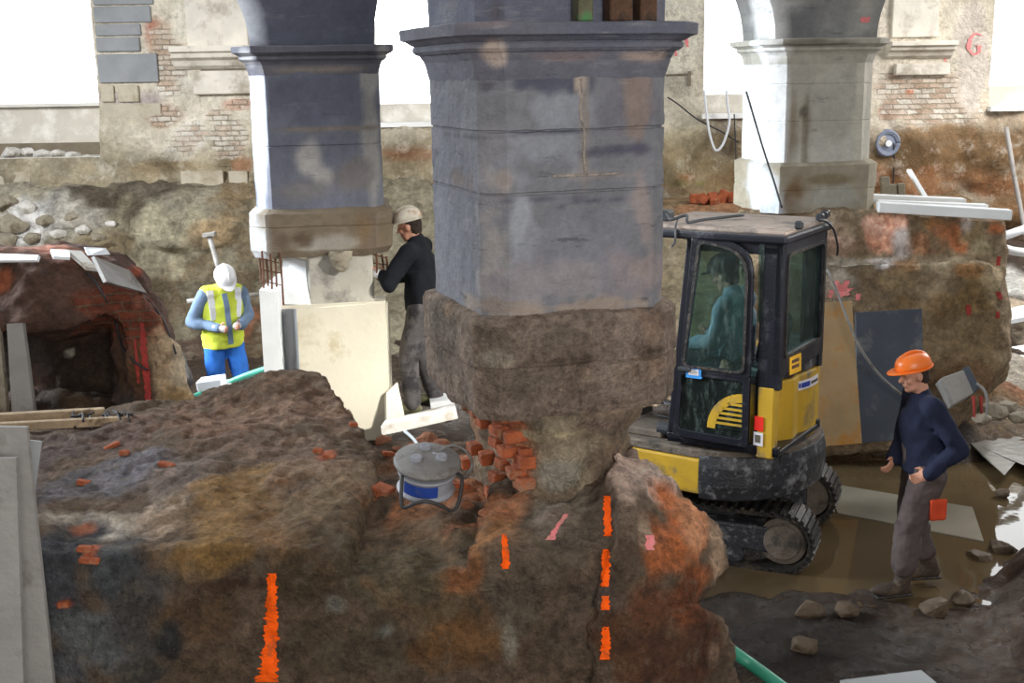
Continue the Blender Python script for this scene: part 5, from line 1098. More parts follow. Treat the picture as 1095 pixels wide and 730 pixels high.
# ================================================================== THINGS AROUND THE SITE
M['cream'] = rough_mat('cream_formwork_board', (212, 205, 186), 0.7, 0.05, 3, 0.12, 20, dirt=(185, 172, 140), dirt_amt=0.2)
M['grey_panel'] = rough_mat('grey_formwork_board', (150, 152, 154), 0.75, 0.06, 4, 0.12, 20)
M['slate_panel'] = rough_mat('blue_grey_sheet', (62, 70, 84), 0.65, 0.15, 4, 0.15, 25, dirt=(105, 108, 112), dirt_amt=0.3)
M['ply_yellow'] = rough_mat('stained_plywood', (176, 150, 112), 0.75, 0.12, 4, 0.15, 25, dirt=(190, 130, 50), dirt_amt=0.42)
M['white_wood'] = rough_mat('white_dusty_board', (215, 212, 205), 0.75, 0.1, 6, 0.2, 25, dirt=(165, 150, 130), dirt_amt=0.35)
M['pvc'] = rough_mat('white_pipe', (225, 228, 230), 0.4, 0.04, 5, 0.05, 25)
M['reel_grey'] = rough_mat('dusty_grey_plastic', (128, 126, 124), 0.6, 0.1, 10, 0.15, 30, dirt=(90, 78, 70), dirt_amt=0.4)
M['reel_light'] = rough_mat('pale_grey_drum', (150, 152, 160), 0.5, 0.08, 10, 0.1, 30)
M['reel_blue'] = rough_mat('blue_label', (36, 66, 150), 0.5, 0.12, 12, 0.1, 30, dirt=(80, 90, 120), dirt_amt=0.3)
M['reel_black'] = rough_mat('dark_plastic_frame', (58, 56, 56), 0.5, 0.15, 10, 0.1, 30)
M['cable_dark'] = rough_mat('dark_cable', (44, 44, 48), 0.5, 0.1, 10, 0.05, 30)
M['cable_white'] = rough_mat('white_cable', (222, 226, 232), 0.5, 0.05, 10, 0.05, 30)
M['coil_blue'] = rough_mat('blue_grey_coil', (120, 128, 146), 0.6, 0.15, 14, 0.3, 60)
def one(o, label, cat, group=None): return single(o, label, cat, group)
# --- formwork box under the left pier
Yb = 9.78
t = thing('formwork_box', 'tall cream and grey formwork box boxed around the foot of the left pier', 'formwork', P(355, 445, 9.9))
def vquad(px0, py0, px1, py1, Y0, Y1, zb):
    a, b = P(px0, py0, Y0), P(px1, py1, Y1); return [a, b, Vector((b.x, b.y, zb)), Vector((a.x, a.y, zb))]
zbx = .75
slab('front_panel', vquad(317, 331, 412, 324, 9.72, 9.80, zbx), .04, M['cream'], t)['label'] = 'cream front panel'
slab('corner_panel', vquad(294, 330, 317, 331, 9.98, 9.72, zbx), .03, M['grey_panel'], t)['label'] = 'grey chamfered corner panel'
slab('return_panel', vquad(412, 324, 416, 322, 9.80, 10.5, zbx), .03, M['cream'], t)
a = P(277, 310, 9.75); b = P(296.5, 312, 9.75)
slab('side_panel', [a, b, Vector((b.x, b.y, zbx)), Vector((a.x, a.y, zbx))], .9, M['white_paint'], t)['label'] = 'bright white side board'
a = P(318, 331, 9.8); slab('top_board', [P(296, 327, 9.9), P(412, 322, 9.85), P(412, 316, 10.7), P(296, 318, 10.7)], .03, M['cream'], t)
zfoot = P(424, 448, 9.72).z
one(slab('plank', [P(413, 420, 9.75), P(425, 408, 9.9), P(433, 446, 9.7), P(414, 451, 9.65)], .03, M['cream']), 'narrow cream offcut leaning at the right foot of the formwork box', 'board')
# insulation board behind the reinforcement
one(slab('insulation_board', [P(303, 273, 10.15), P(326.5, 279, 10.0), P(329, 326, 9.9), P(298, 325, 9.95)], .05, M['white_paint']), 'bright white foam board tilted behind the left rusty reinforcement bars', 'board')
def cage(label, bars, ties, Y, parent=None):
    c = thing('rebar_cage', label, 'reinforcement', P(bars[0][0], bars[0][3], Y))
    for k, (x0, y0, x1, y1) in enumerate(bars):
        yy = Y + .12 * (k % 2); MB().tube([P(x0, y0, yy), P((x0 + x1) / 2 + .6, (y0 + y1) / 2, yy), P(x1, y1, yy)], .009, 8).build('bar', M['rust'], c)
    for (x0, y0, x1, y1) in ties: MB().tube([P(x0, y0, Y - .01), P(x1, y1, Y + .10)], .006, 6).build('tie_bar', M['rust'], c)
    return c
cage('rusty upright reinforcement bars standing left of the concrete stub under the left pier', [(280, 268, 282, 312), (284, 266, 287, 318), (289, 270, 291, 322), (294, 272, 296, 324), (299, 270, 303, 326), (276, 262, 279, 300)], [(278, 288, 300, 292), (280, 300, 302, 305), (277, 276, 298, 281)], 9.85)
cage('rusty reinforcement bars at the gloved hands of the person in the black sweater', [(393, 268, 393, 300), (397, 268, 398, 296), (402, 270, 403, 292), (408, 272, 410, 290), (413, 274, 414, 290)], [(392, 270, 414, 276), (392, 280, 413, 283)], 10.0)
# boards by the feet of the man in black
zp = P(440, 446, 10.0).z
one(slab('plank', [P(407, 456, 9.0), P(488, 438, 9.2), P(486, 431, 9.8), P(412, 449, 9.6)], .07, M['white_wood']), 'long whitish plank below the boots of the person in the black sweater', 'board')
one(slab('plank', [P(460, 430, 10.1), P(485, 427, 10.1), P(483, 415, 10.6), P(458, 419, 10.6)], .12, M['white_paint']), 'short bright white block beside the right boot of the person in the black sweater', 'board')
one(slab('plank', [P(455, 416, 10.7), P(482, 413, 10.7), P(480, 409, 11.0), P(456, 411, 11.0)], .05, M['white_wood']), 'thin pale lath behind the short bright white block', 'board')
# --- sheets standing at the left edge in front
one(slab('board_sheet', vquad(-30, 456, 28, 457, 4.75, 4.75, .8), .025, M['sheet_grey']), 'tall weathered grey board at the left edge, behind the shorter front one', 'board')
one(slab('board_sheet', [P(-30, 491, 4.6), P(17, 490, 4.6), P(26, 760, 4.6), P(-30, 760, 4.6)], .025, M['sheet_grey']), 'shorter grey board nearest the viewer at the left edge', 'board')
one(slab('board_sheet', [P(24, 470, 4.9), P(45, 472, 4.95), P(33, 560, 4.9), P(20, 600, 4.85)], .02, M['slate_panel'] if False else M['grey_panel']), 'narrow bluish grey board peeking out right of the two grey boards at the left edge', 'board')
# timbers in front of the brick ruin
mb = MB(); beam(mb, P(-30, 449, 7.0), P(112, 441, 7.2), .06, .06); one(mb.build('timber_pole', M['wood'], bevel=.006), 'upper long pale timber lying across in front of the dark hollow', 'timber')
mb = MB(); beam(mb, P(-30, 458, 6.8), P(140, 449, 7.0), .05, .05); one(mb.build('timber_pole', M['wood'], bevel=.006), 'lower long pale timber reaching furthest right below the dark hollow', 'timber')
mb = MB()
random.seed(5)
for k in range(9): x = random.uniform(78, 138); mb.tube([P(x, random.uniform(438, 443), 7.15), P(x + random.uniform(-6, 8), random.uniform(443, 449), 6.98), P(x + random.uniform(-10, 16), random.uniform(440, 450), 7.0), P(x + random.uniform(-4, 14), random.uniform(448, 466), 6.9)], .007, 6)
one(mb.build('wire_tangle', M['cable_dark'], smooth=True), 'tangle of dark wire draped over the ends of the pale timbers', 'wire')
def boardq(q, Ys, th, mat, label, cat='board', name='board_sheet', tree=None, lift=.03):
    if tree is not None:
        hs = [hit(tree, x, y) for x, y in q]; ys = [h[0].y - lift if h[0] is not None else None for h in hs]; ok = [y for y in ys if y is not None]; Ys = [y if y is not None else (max(ok) if ok else Y0) for y, Y0 in zip(ys, Ys)]
        ex_ = 0.0
        for i in range(7):
            for j_ in range(7):
                u, v = i / 6, j_ / 6; w_ = ((1 - u) * (1 - v), u * (1 - v), u * v, (1 - u) * v); x = sum(a * q_[0] for a, q_ in zip(w_, q)); y = sum(a * q_[1] for a, q_ in zip(w_, q)); Yp = sum(a * b for a, b in zip(w_, Ys)); hh = hit(tree, x, y)
                if hh[0] is not None: ex_ = max(ex_, Yp - hh[0].y + .05)
        Ys = [y - ex_ for y in Ys]
    return one(slab(name, [P(x, y, Y) for (x, y), Y in zip(q, Ys)], th, mat), label, cat)
def vY(x, y, lift=.02):
    h = hit(vtree, x, y); return (h[0].y - lift) if h[0] is not None else 9.0
boardq([(-30, 270), (41, 272.5), (39, 278), (-30, 278.5)], [9.0, 9.0, 8.65, 8.65], .02, M['white_paint'], 'bright white sheet on top of the brick ruin at the left edge', tree=vtree)
boardq([(54, 266), (75, 267), (75, 275), (57, 274)], [9.1, 9.1, 8.7, 8.7], .02, M['white_paint'], 'small bright white sheet second from left on the brick ruin', tree=vtree)
boardq([(72, 267), (87, 268), (105, 287), (92, 285)], [9.2, 9.2, 8.55, 8.55], .025, M['white_wood'], 'narrow pale grey board tilted between the white sheets on the brick ruin', tree=vtree)
boardq([(90, 264), (113, 265), (118, 272), (94, 273)], [9.5, 9.5, 9.1, 9.1], .02, M['white_paint'], 'bright white sheet behind the tilted boards on the brick ruin', tree=vtree)
boardq([(101, 274), (139, 289), (157, 313), (114, 301)], [8.95, 8.9, 8.40, 8.40], .03, M['sheet_grey'], 'largest greyish board sloping down the right shoulder of the brick ruin', tree=vtree)
boardq([(7, 346), (24, 345), (37, 446), (13, 446)], [8.05, 8.05, 7.9, 7.9], .05, M['sheet_grey'], 'upright dark grey plank standing in front of the dark hollow at left', 'board', 'plank')
boardq([(-20, 350), (-1, 350), (8, 446), (-20, 446)], [8.1, 8.1, 7.95, 7.95], .05, M['rock'], 'rough grey plank cut off by the left edge, beside the upright dark grey plank', 'board', 'plank')
def on(tree, pts, lift=.02):
    out = []
    for x, y in pts:
        h = hit(tree, x, y)
        if h[0] is not None: out.append(h[0] - ray(x, y).normalized() * lift)
    return out
one(wire(on(vtree, [(93, 292), (103, 303), (113, 320), (124, 345), (130, 368), (142, 385), (158, 396)]), .008, M['cable_dark'], 'cable'), 'thin dark cable hanging down the front of the brick ruin towards the red line', 'cable')
one(wire(on(vtree, [(158, 320), (168, 332), (176, 345), (182, 360), (188, 378)]), .008, M['cable_dark'], 'cable'), 'short thin dark cable on the right shoulder of the brick ruin', 'cable')
# --- behind the man in the vest
t = thing('steel_prop', 'grey T-headed steel prop leaning behind the white helmet', 'prop', P(240, 330, 13.6))
MB().tube([P(224, 253, 13.9), P(233, 284, 13.7), P(246, 345, 13.5)], .028, 12).build('tube', M['sheet_grey'], t, smooth=True)
mb = MB(); beam(mb, P(217.5, 251.5, 13.9), P(230.5, 249.5, 13.9), .12, .04); mb.build('head_plate', M['sheet_grey'], t)
one(MB().tube([P(200, 322, 13.5), P(282, 314, 13.6)], .025, 12).build('pipe', M['sheet_grey'], smooth=True), 'level grey pipe running behind the person in the yellow vest', 'pipe')
one(wire([P(286, 394, 10.6), P(262, 402, 10.8), P(238, 412, 10.9), P(218, 420, 10.8), P(200, 428, 10.7)], .03, M['green'], 'hose', seg=12), 'sea-green hose crossing in front of the blue trousers', 'hose')
one(slab('box', [P(209, 409, 10.4), P(236, 405, 10.4), P(237.5, 417, 10.4), P(211, 419, 10.4)], .2, M['white_paint'], bevel=.01), 'small white box left of the sea-green hose', 'box')
one(MB().hull([P(238, 408, 10.9), P(262, 406, 11.0), P(283, 409, 11.0), P(285, 420, 10.6), P(236, 422, 10.6), P(250, 412, 11.4), P(280, 412, 11.4)]).build('tarpaulin', M['sheet_grey'], voxel=.03, smooth_it=3, disp=[(.04, 4, 2)]), 'crumpled pale grey tarpaulin under the sea-green hose', 'tarpaulin')
one(MB().hull([P(183, 372, 12), P(196, 386, 12), P(204, 405, 11.8), P(186, 415, 11.8), P(196, 384, 12.6), P(186, 372, 12.6), P(204, 412, 12.6)]).build('tarpaulin', M['reel_grey'], voxel=.03, smooth_it=3, disp=[(.04, 4, 2)]), 'dull mauve-grey tarpaulin between the brick ruin and the blue trousers', 'tarpaulin')
# --- cable reel in the hollow
rc = P(456, 512, 5.62); ax = Vector((.10, -.22, 1)).normalized(); Rr = .150
t = thing('cable_reel', 'grey and blue cable reel standing in the brick hollow left of the nearest pier', 'cable reel', rc - ax * .10)
MB().lathe([(0, -.055), (Rr * .93, -.055), (Rr * .95, -.045), (Rr * .86, -.03), (Rr * .86, .03), (Rr * .95, .045), (Rr * .93, .055), (0, .055)], rc, ax, 36).build('drum', M['reel_light'], t, smooth=False)
lab = MB(); vs = []; fs = []; x_ = ax.orthogonal().normalized(); view = (CAM - rc); view = (view - ax * view.dot(ax)).normalized(); sidev = ax.cross(view)
for k in range(13):
    a = math.radians(-52 + 78 * k / 12)
    for r_ in (Rr * .86, Rr * .885):
        for z_ in (-.029, .029): vs.append(rc + (view * math.cos(a) + sidev * math.sin(a)) * r_ + ax * z_)
for k in range(12):
    b = k * 4; fs += [(b, b + 1, b + 5, b + 4), (b + 2, b + 6, b + 7, b + 3), (b + 1, b + 3, b + 7, b + 5), (b, b + 4, b + 6, b + 2)]
lab._add(vs, fs).build('drum_label', M['reel_blue'], t)['label'] = 'deep blue band on the drum'
MB().lathe([(0, .08), (Rr * 1.05, .08), (Rr * 1.1, .095), (Rr * 1.05, .115), (Rr * .7, .13), (Rr * .5, .135), (0, .135)], rc, ax, 36).build('socket_plate', M['reel_grey'], t, bevel=.004)
for k in range(3): MB().lathe([(0, .13), (.028, .13), (.028, .15), (.020, .152), (0, .15)], rc + x_ * .07 * math.cos(k * 2.1 + 1) + ax.cross(x_) * .07 * math.sin(k * 2.1 + 1), ax, 16).build('socket', M['reel_light'], t)
one_ = wire([P(430, 508, 5.50), P(430, 541, 5.42), P(444, 538, 5.40), P(457, 536, 5.40), P(472, 541, 5.42), P(483, 546, 5.45), P(490, 538, 5.48), P(494, 512, 5.55), P(484, 503, 5.6)], .009, M['reel_black'], 'stand_frame', t)
wire([P(464, 487, 5.62), P(474, 479, 5.66), P(487, 476, 5.7), P(500, 484, 5.7), P(505, 498, 5.66), P(497, 511, 5.6)], .008, M['reel_grey'], 'handle', t)
mb = MB().tube([P(463, 494, 5.60), P(466, 484, 5.62)], .018, 10); mb.build('handle_grip', M['reel_light'], t)
one(wire([P(452, 487, 5.7), P(447, 476, 5.9), P(441, 468, 6.1), P(433, 461, 6.3)], .009, M['cable_white'], 'cable'), 'pale grey cable leading away from the cable reel', 'cable')
# --- right hand footing
mb = MB()
mb.hull([P(790, 222, 11.9), P(930, 224, 11.75), P(1068, 238, 11.75), P(1074, 262, 11.7), P(1073, 285, 11.6), P(790, 285, 11.6), P(790, 230, 13.2), P(1062, 232, 13.2), P(1066, 300, 13.2), P(790, 300, 13.2)])
mb.hull([P(790, 280, 11.45), P(930, 279, 11.4), P(1060, 282, 11.45), P(1074, 290, 11.6), P(1078, 330, 11.5), P(1076, 385, 11.4), P(1062, 400, 11.3), P(1000, 480, 11.2), P(790, 490, 11.2), P(790, 300, 13.3), P(1060, 310, 13.3), P(1060, 430, 13.3), P(790, 480, 13.3)])
mb.hull([P(1030, 404, 12.8), P(1085, 412, 13.0), P(1130, 420, 13.0), P(1130, 445, 12.3), P(980, 450, 12.2), P(1110, 420, 13.6), P(1040, 400, 13.6), P(1110, 470, 13.6)])
foot = mb.build('masonry_footing', M['rubble_far'], voxel=.033, smooth_it=1, disp=[(.05, 1.6, 3), (.03, 6, 3)])
colorize(foot, (118, 102, 82), [(880, 245, 30, 20, (140, 122, 104)), (900, 260, 30, 16, (136, 112, 98)), (942, 248, 22, 20, (206, 150, 124)), (932, 240, 14, 12, (226, 180, 160)), (965, 262, 10, 16, (186, 176, 172)), (962, 235, 8, 6, (196, 150, 130)), (985, 258, 14, 14, (134, 96, 70)), (1000, 240, 20, 6, (130, 104, 72)), (1015, 250, 24, 16, (150, 92, 58)), (1028, 262, 10, 10, (150, 92, 58)), (1040, 250, 16, 14, (134, 116, 88)), (1034, 240, 8, 10, (166, 156, 148)), (1065, 245, 12, 8, (168, 104, 66)), (1050, 265, 16, 10, (138, 126, 100)), (900, 280, 40, 5, (138, 130, 118)), (950, 283, 26, 5, (190, 186, 184)), (1010, 285, 40, 8, (140, 126, 104)), (970, 287, 20, 6, (150, 118, 88)), (1040, 290, 14, 6, (150, 112, 76)),
 (900, 305, 30, 16, (140, 132, 120)), (935, 312, 34, 14, (110, 96, 78)), (960, 300, 30, 12, (130, 112, 86)), (1000, 330, 40, 20, (108, 88, 62)), (1040, 320, 34, 16, (112, 92, 64)), (1010, 370, 40, 30, (122, 104, 80)), (1050, 370, 24, 30, (116, 98, 74)), (1030, 405, 40, 16, (104, 82, 60)), (1080, 420, 30, 20, (112, 82, 62)), (1065, 300, 12, 20, (150, 134, 108)), (1060, 440, 40, 12, (96, 76, 56)), (940, 460, 60, 10, (110, 88, 62))], gain=2.3, nf=4, edge=.6)
one(foot, 'long brown masonry footing carrying the pale pier and the white beams on the right', 'footing')
ftr = tree_of(foot)
for ln in ([(893, 300, 7), (900, 312, 10)], [(905, 300, 6), (902, 316, 12)], [(911, 308, 5), (896, 318, 8)], [(918, 314, 4), (917, 321, 5)], [(889, 310, 5), (888, 318, 5)]): paint_mark(ftr, ln, M['pink_paint'], foot)
for ln in ([(1035, 326, 5), (1036, 337, 5)], [(1068, 274, 4), (1067, 284, 5)], [(1067, 312, 6), (1070, 320, 5)], [(1067, 333, 4), (1067, 340, 4)]): paint_mark(ftr, ln, M['red_paint'], foot)
# white beams on the footing
for (x0, y0, x1, y1, Y, w, h, lab) in [(931, 212, 1031, 216.5, 12.3, .16, .085, 'white beam lying at the back of the stack on the right footing'), (938, 217.5, 1055, 222, 12.0, .12, .07, 'middle white beam of the three lying on the right footing'), (938, 221, 1080, 229.5, 11.75, .14, .10, 'longest and nearest white beam lying on the right footing')]:
    mb = MB(); beam(mb, P(x0, y0, Y), P(x1, y1, Y - .1), w, h); one(mb.build('white_beam', M['white_paint'], bevel=.006), lab, 'beam', 'white beams on the right footing')
# coil on the far wall
cc = P(949, 153, YW - .30)
t = thing('cable_coil', 'round blue-grey cable coil hanging on the back wall at right', 'cable coil', cc)
mb = MB()
for k, (R1, z_) in enumerate([(.16, 0), (.18, .03), (.135, .02), (.17, -.03), (.145, -.02)]): mb.tube([cc + Vector((R1 * math.cos(a), z_, R1 * 1.08 * math.sin(a))) for a in [2 * math.pi * i / 24 for i in range(25)]], .024, 8)
mb.build('coil', M['coil_blue'], t, smooth=True); MB().lathe([(0, -.02), (.13, -.02), (.13, .02), (.05, .03), (.05, .06), (0, .06)], cc, (0, -1, 0), 18).build('hub', M['coil_blue'], t); MB().lathe([(0, .05), (.05, .05), (.05, .07), (0, .07)], cc, (0, -1, 0), 18).build('hub_cap', M['pvc'], t)
MB().box(cc + Vector((0, .06, .0)), (.05, .16, .05)).build('wall_bracket', M['dark_metal'], t)
wire([cc + Vector((.09, -.03, 0)), cc + Vector((.11, -.03, -.3)), cc + Vector((.12, 0, -.7))], .012, M['cable_dark'], 'tail', t)
for k, (x, y0, y1, w) in enumerate([(946, 189, 210, .09), (954, 197, 210, .07), (963, 196, 210, .07)]):
    mb = MB(); beam(mb, P(x, y0, 12.6), P(x + 1, y1 + 2, 12.6), w, .07, (0, 1, 0)); one(mb.build('stake', M['rock'], bevel=.006), ['tallest reddish grey stake standing behind the white beams', 'short stake in the middle behind the white beams', 'short stake at the right of the three behind the white beams'][k], 'stake')
mb = MB(); beam(mb, P(972, 182, 13.2), P(990, 212, 12.5), .05, .03); one(mb.build('lath', M['white_paint'], bevel=.004), 'thin white lath leaning behind the white beams', 'board')
# panels leaning on the footing
one(slab('board_sheet', [P(876, 326, 10.9), P(907, 320, 10.9), P(921, 364, 10.85), P(921, 478, 10.7), P(872, 478, 10.7)][:4] and [P(876, 324, 10.95), P(911, 322, 10.95), P(922, 474, 10.7), P(872, 478, 10.7)], .03, M['ply_yellow'], bevel=.004), 'tall yellow-stained plywood board leaning behind the excavator cab', 'board')
one(slab('board_sheet', [P(915, 334, 11.0), P(986, 330, 11.0), P(989, 468, 10.8), P(917, 474, 10.8)], .03, M['slate_panel'], bevel=.004), 'dark blue-grey sheet leaning on the right footing behind the orange hard hat', 'board')
one(wire([P(884, 288, 10.9), P(893, 306, 10.8), P(905, 338, 10.7), P(920, 372, 10.6), P(940, 400, 10.6), P(962, 420, 10.6), P(976, 430, 10.6)], .012, M['reel_grey'], 'cable'), 'grey cable sagging across the plywood board and the dark sheet', 'cable')
t = thing('plastic_crate', 'tilted dusty grey crate with a dark lid behind the orange hard hat', 'crate', P(1028, 446, 10.6))
slab('crate_body', [P(1006, 404, 10.5), P(1031, 395, 10.5), P(1042, 420, 10.4), P(1021, 432, 10.4)], .3, M['sheet_grey'], t, bevel=.01)
slab('lid', [P(1030, 393, 10.5), P(1036, 391, 10.5), P(1048, 414, 10.4), P(1041, 421, 10.4)], .3, M['slate_panel'], t, bevel=.008)
for x in (1041, 1049): MB().tube([P(x, 424, 10.4), P(x + .5, 434, 10.35), P(x + 1, 450, 10.3)], [.018, .012, .010], 8).build('red_peg', M['red_paint'], t)
wire([P(1044, 410, 10.4), P(1053, 418, 10.35), P(1056, 432, 10.3), P(1054, 448, 10.3)], .012, M['reel_grey'], 'strap', t)
# ground pieces on the right
def gslab(px, z, th, mat, label, cat='board', name='board_sheet'): return one(slab(name, [PZ(x, y, z) for x, y in px], th, mat), label, cat)
gslab([(1036, 472), (1062, 458), (1120, 452), (1120, 508), (1074, 508)], .10, .03, M['sheet_wet'] if 'sheet_wet' in M else M.setdefault('sheet_wet', rough_mat('wet_grey_sheet', (120, 118, 112), 0.18, 0.2, 3, 0.25, 12, dirt=(96, 84, 68), dirt_amt=.3)), 'wet grey sheet lying on the ground at the right edge beside the puddle')
gslab([(884, 516), (1040, 542), (1052, 578), (896, 548)], .012, .03, M['stripe_slab'] if 'stripe_slab' in M else M.setdefault('stripe_slab', rough_mat('pale_stripe_slab', (138, 132, 118), 0.25, 0.08, 3, 0.1, 12)), 'pale flat slab added for the light stripe in the puddle behind the walking legs')  # pale slab added to give the water its light stripe
gslab([(898, 727), (985, 716), (1002, 730), (1000, 760), (900, 760)], .30, .04, M['grey_panel'], 'grey board corner lying in the mud at the bottom edge')
one(wire([P(780, 694, 6.0), P(800, 708, 6.0), P(822, 724, 5.9), P(850, 745, 5.8)], .035, M['green'], 'hose', seg=12), 'green hose emerging from under the mound at the bottom edge', 'hose')
# --- cables on the far side
one(wire([P(753, 96, YW - .4), P(756, 125, YW - .4), P(760, 148, YW - .4), P(766, 161, YW - .4), P(774, 152, YW - .4), P(780, 130, YW - .4), P(778, 112, YW - .4), P(777, 96, YW - .4)], .020, M['cable_white'], 'cable'), 'white cable hanging in a loop below the window beside the pale pier', 'cable')
one(wire([P(714, 104, YW - .3), P(726, 112, YW - .3), P(745, 127, YW - .35), P(770, 140, YW - .35), P(790, 152, YW - .3)], .013, M['cable_dark'], 'cable'), 'thin dark cable slanting down the back wall beside the nearest pier', 'cable')
one(wire([P(798, 98, 11.3), P(806, 125, 11.2), P(818, 165, 11.1), P(828, 195, 11.0), P(836, 222, 10.9)], .010, M['cable_dark'], 'cable'), 'thin black cable stretched down across the pale pier to the excavator roof', 'cable')
one(wire([P(785, 122, YW - .4), P(787, 170, YW - .4), P(786, 214, YW - .5)], .010, M['cable_dark'], 'cable'), 'thin upright dark cable hanging left of the pale pier', 'cable')
one(MB().tube([P(1076, 136, 18.6), P(1084, 185, 18.4), P(1094, 236, 18.2), P(1106, 300, 17.6)], .035, 10).build('pole', M['sheet_grey'], smooth=True), 'thin dark grey pole leaning on the back wall at the right edge', 'pole')
one(MB().tube([P(1066, 255, 14.0), P(1110, 240, 14.6)], .05, 12).build('pipe', M['pvc'], smooth=True), 'upper pale pipe poking out beyond the right end of the footing', 'pipe')
one(wire([P(1068, 263, 13.8), P(1082, 268, 14.0), P(1096, 270, 14.2), P(1112, 274, 14.3), P(1122, 330, 14.3)], .05, M['pvc'], 'pipe', seg=12), 'lower bent pale pipe beyond the right end of the footing', 'pipe')
for k, (q, lab) in enumerate([([(1074, 372), (1110, 366), (1112, 386), (1080, 384)], 'white board nearest the top in the bright rubble at the right edge'), ([(1078, 330), (1112, 322), (1112, 336), (1080, 342)], 'white board furthest back in the bright rubble at the right edge'), ([(1080, 400), (1112, 398), (1112, 424), (1086, 418)], 'white sheet lowest in the bright rubble at the right edge')]):
    boardq(q, [14.0 + .8 * (k == 1), 14.0 + .8 * (k == 1), 13.4 + .8 * (k == 1), 13.4 + .8 * (k == 1)], .05, M['white_paint'], lab)
# --- loose stones and bricks
def rock(px, py, Y, r, mat, label, group, flat=.7, seed=0, name='stone', z=None):
    random.seed(seed); c = P(px, py, Y); mb = MB(); pts = []
    for k in range(26):
        v = Vector((random.gauss(0, 1), random.gauss(0, 1), random.gauss(0, 1))).normalized(); pts.append(c + Vector((v.x * r * random.uniform(.8, 1.1), v.y * r * .9, v.z * r * flat * random.uniform(.8, 1.05))))
    me = mb.hull(pts).mesh(name); me = modded(me, bevel=r * .10); displace(me, [(r * .06, 3 / r, 2)], seed)
    o = link_mesh(name, me, mat); return one(o, label, 'stone' if name == 'stone' else name, group)
M['rock_pale'] = rough_mat('pale_dusty_stone', (205, 202, 196), 0.9, 0.15, 6, 0.8, 20, dirt=(150, 142, 128), dirt_amt=0.4)
for k, (x, y, Y, r) in enumerate([(6, 218, 17.0, .28), (28, 222, 16.9, .2), (14, 240, 16.3, .34), (48, 236, 16.4, .2), (62, 250, 16.2, .18), (36, 255, 16.0, .22), (8, 257, 15.8, .26), (88, 246, 16.4, .16), (105, 254, 16.2, .14), (76, 232, 16.8, .15), (118, 240, 16.6, .13)]):
    hb = hit(btree, x, y); rock(x, y, hb[0].y - .03 if hb[0] is not None else 18.5, r * .8, M['rock_pale'] if k % 3 == 1 else M['rock'], 'pale dusty stone in the heap above the brick ruin at the left edge', 'pale stones above the brick ruin', seed=k + 1)
for k, (x, y, r) in enumerate([(12, 166, .2), (30, 165, .14), (46, 168, .18), (62, 166, .12), (78, 169, .15), (92, 172, .12), (20, 174, .13), (55, 174, .12)]):
    rock(x, y - 3, YW + .12, r, M['rock_pale'], 'whitish rubble lump on the sill of the large left window', 'rubble lumps on the left window sill', flat=.5, seed=k + 30)
for k, (x, y, Y, r) in enumerate([(1062, 440, 10.5, .15), (1078, 436, 10.7, .12), (1050, 448, 10.3, .09), (1090, 446, 10.4, .10)]):
    rock(x, y, Y, r, M['rock'], ['largest pale brown stone beside the tilted crate', 'second stone right of the tilted crate', 'small stone under the tilted crate', 'small stone at the right edge above the wet sheet'][k], 'stones by the tilted crate', seed=k + 50)
for k, (x, y, r) in enumerate([(868, 655, .12), (905, 652, .10), (1000, 650, .13), (1046, 598, .12), (1072, 588, .14), (880, 478, .08), (905, 482, .07), (940, 484, .09), (960, 480, .07), (925, 478, .06), (860, 690, .10), (1030, 640, .09)]):
    p = PZ(x, y, .05); g = ground(p.x, p.y)
    for _ in range(4): p = PZ(x, y, g + r * .3); g = ground(p.x, p.y)
    rock(x, y, p.y, r, M['rock_mud'], 'muddy brown stone lying on the wet ground on the right', 'muddy stones on the wet ground', seed=k + 60)
p = PZ(1072, 527, .04); rock(1072, 527, p.y, .075, M['rock_mud'], 'single dark stone sticking out of the bright reflection in the puddle', None, seed=81)
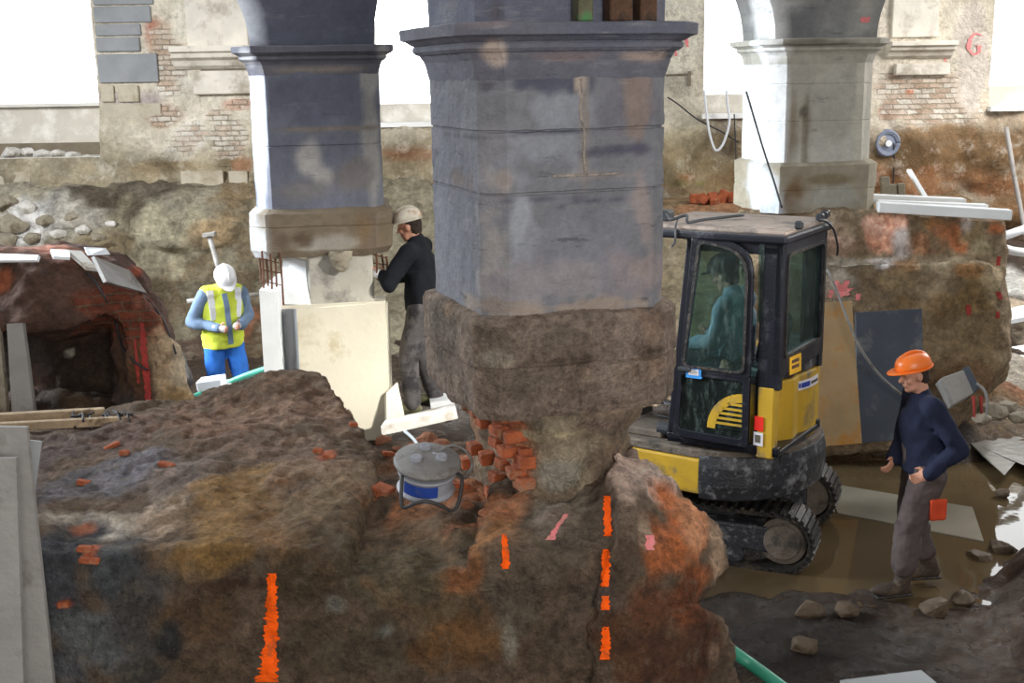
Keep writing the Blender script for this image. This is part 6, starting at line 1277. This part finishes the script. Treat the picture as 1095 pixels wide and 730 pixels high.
for k, (x, y) in enumerate([(456, 404), (464, 407), (472, 403), (480, 408), (468, 399)]): rock(x, y, 11.2 + .1 * k, .09, M['rock_pale'], 'pale rubble lump behind the legs of the person in the black sweater', 'rubble lumps behind the black sweater', seed=90 + k)
b2tree = tree_of(bank2)
for k, (x, y) in enumerate([(746, 219), (754, 214), (763, 216), (772, 215), (781, 217)]):
    mb = MB(); mb.box(Vector((P(x, y, 18.7).x, 18.7, b2tree.ray_cast(Vector((P(x, y, 18.7).x, 18.7, 8)), Vector((0, 0, -1)))[0].z + .07)), (.24, .13, .15), Matrix.Rotation(k * .7, 3, 'Y') @ Matrix.Rotation(k, 3, 'Z'), bev=.015); one(mb.build('brick', M['brick']), 'orange-red brick in the row showing above the excavator roof', 'brick', 'bricks above the excavator roof')
def on_mound(x, y, size, lab, group=None, sd=0):
    h = hit(mtree, x, y)
    if h[0] is None: return
    random.seed(sd); R = Matrix.Rotation(random.uniform(-.6, .6), 3, 'Z') @ Matrix.Rotation(random.uniform(-.3, .3), 3, 'Y')
    one(MB().box(h[0] + Vector((0, 0, .005)), size, R, bev=.006).build('brick', M['brick']), lab, 'brick', group)
on_mound(409, 526, (.10, .10, .05), 'orange brick set in the rim of the mound left of the cable reel', None, 1)
for k, (x, y) in enumerate([(68, 647), (91, 588), (96, 600), (340, 483), (352, 489), (120, 478), (133, 485), (90, 517), (178, 498), (378, 455), (427, 470), (470, 462), (440, 478), (415, 486), (492, 520)]):
    on_mound(x, y, (.05 + .02 * (k % 3), .04, .028), 'small red brick fragment lying on the foreground mound', 'brick fragments on the mound', 10 + k)
# rubble under the plank beside the hollow
for k, (x, y, r) in enumerate([(420, 462, .06), (432, 470, .07), (445, 463, .06), (458, 470, .07), (472, 476, .06), (410, 472, .06), (484, 468, .07), (425, 482, .05), (500, 540, .04), (520, 548, .04)]):
    h = hit(mtree, x, y)
    if h[0] is not None: rock(x, y, h[0].y, r, M['rock_brick'] if 'rock_brick' in M else M.setdefault('rock_brick', rough_mat('reddish_rubble', (138, 88, 62), 0.95, 0.3, 12, 0.8, 40, dirt=(160, 130, 105), dirt_amt=.4)), 'reddish rubble lump in the hollow around the cable reel', 'reddish lumps around the cable reel', seed=120 + k)
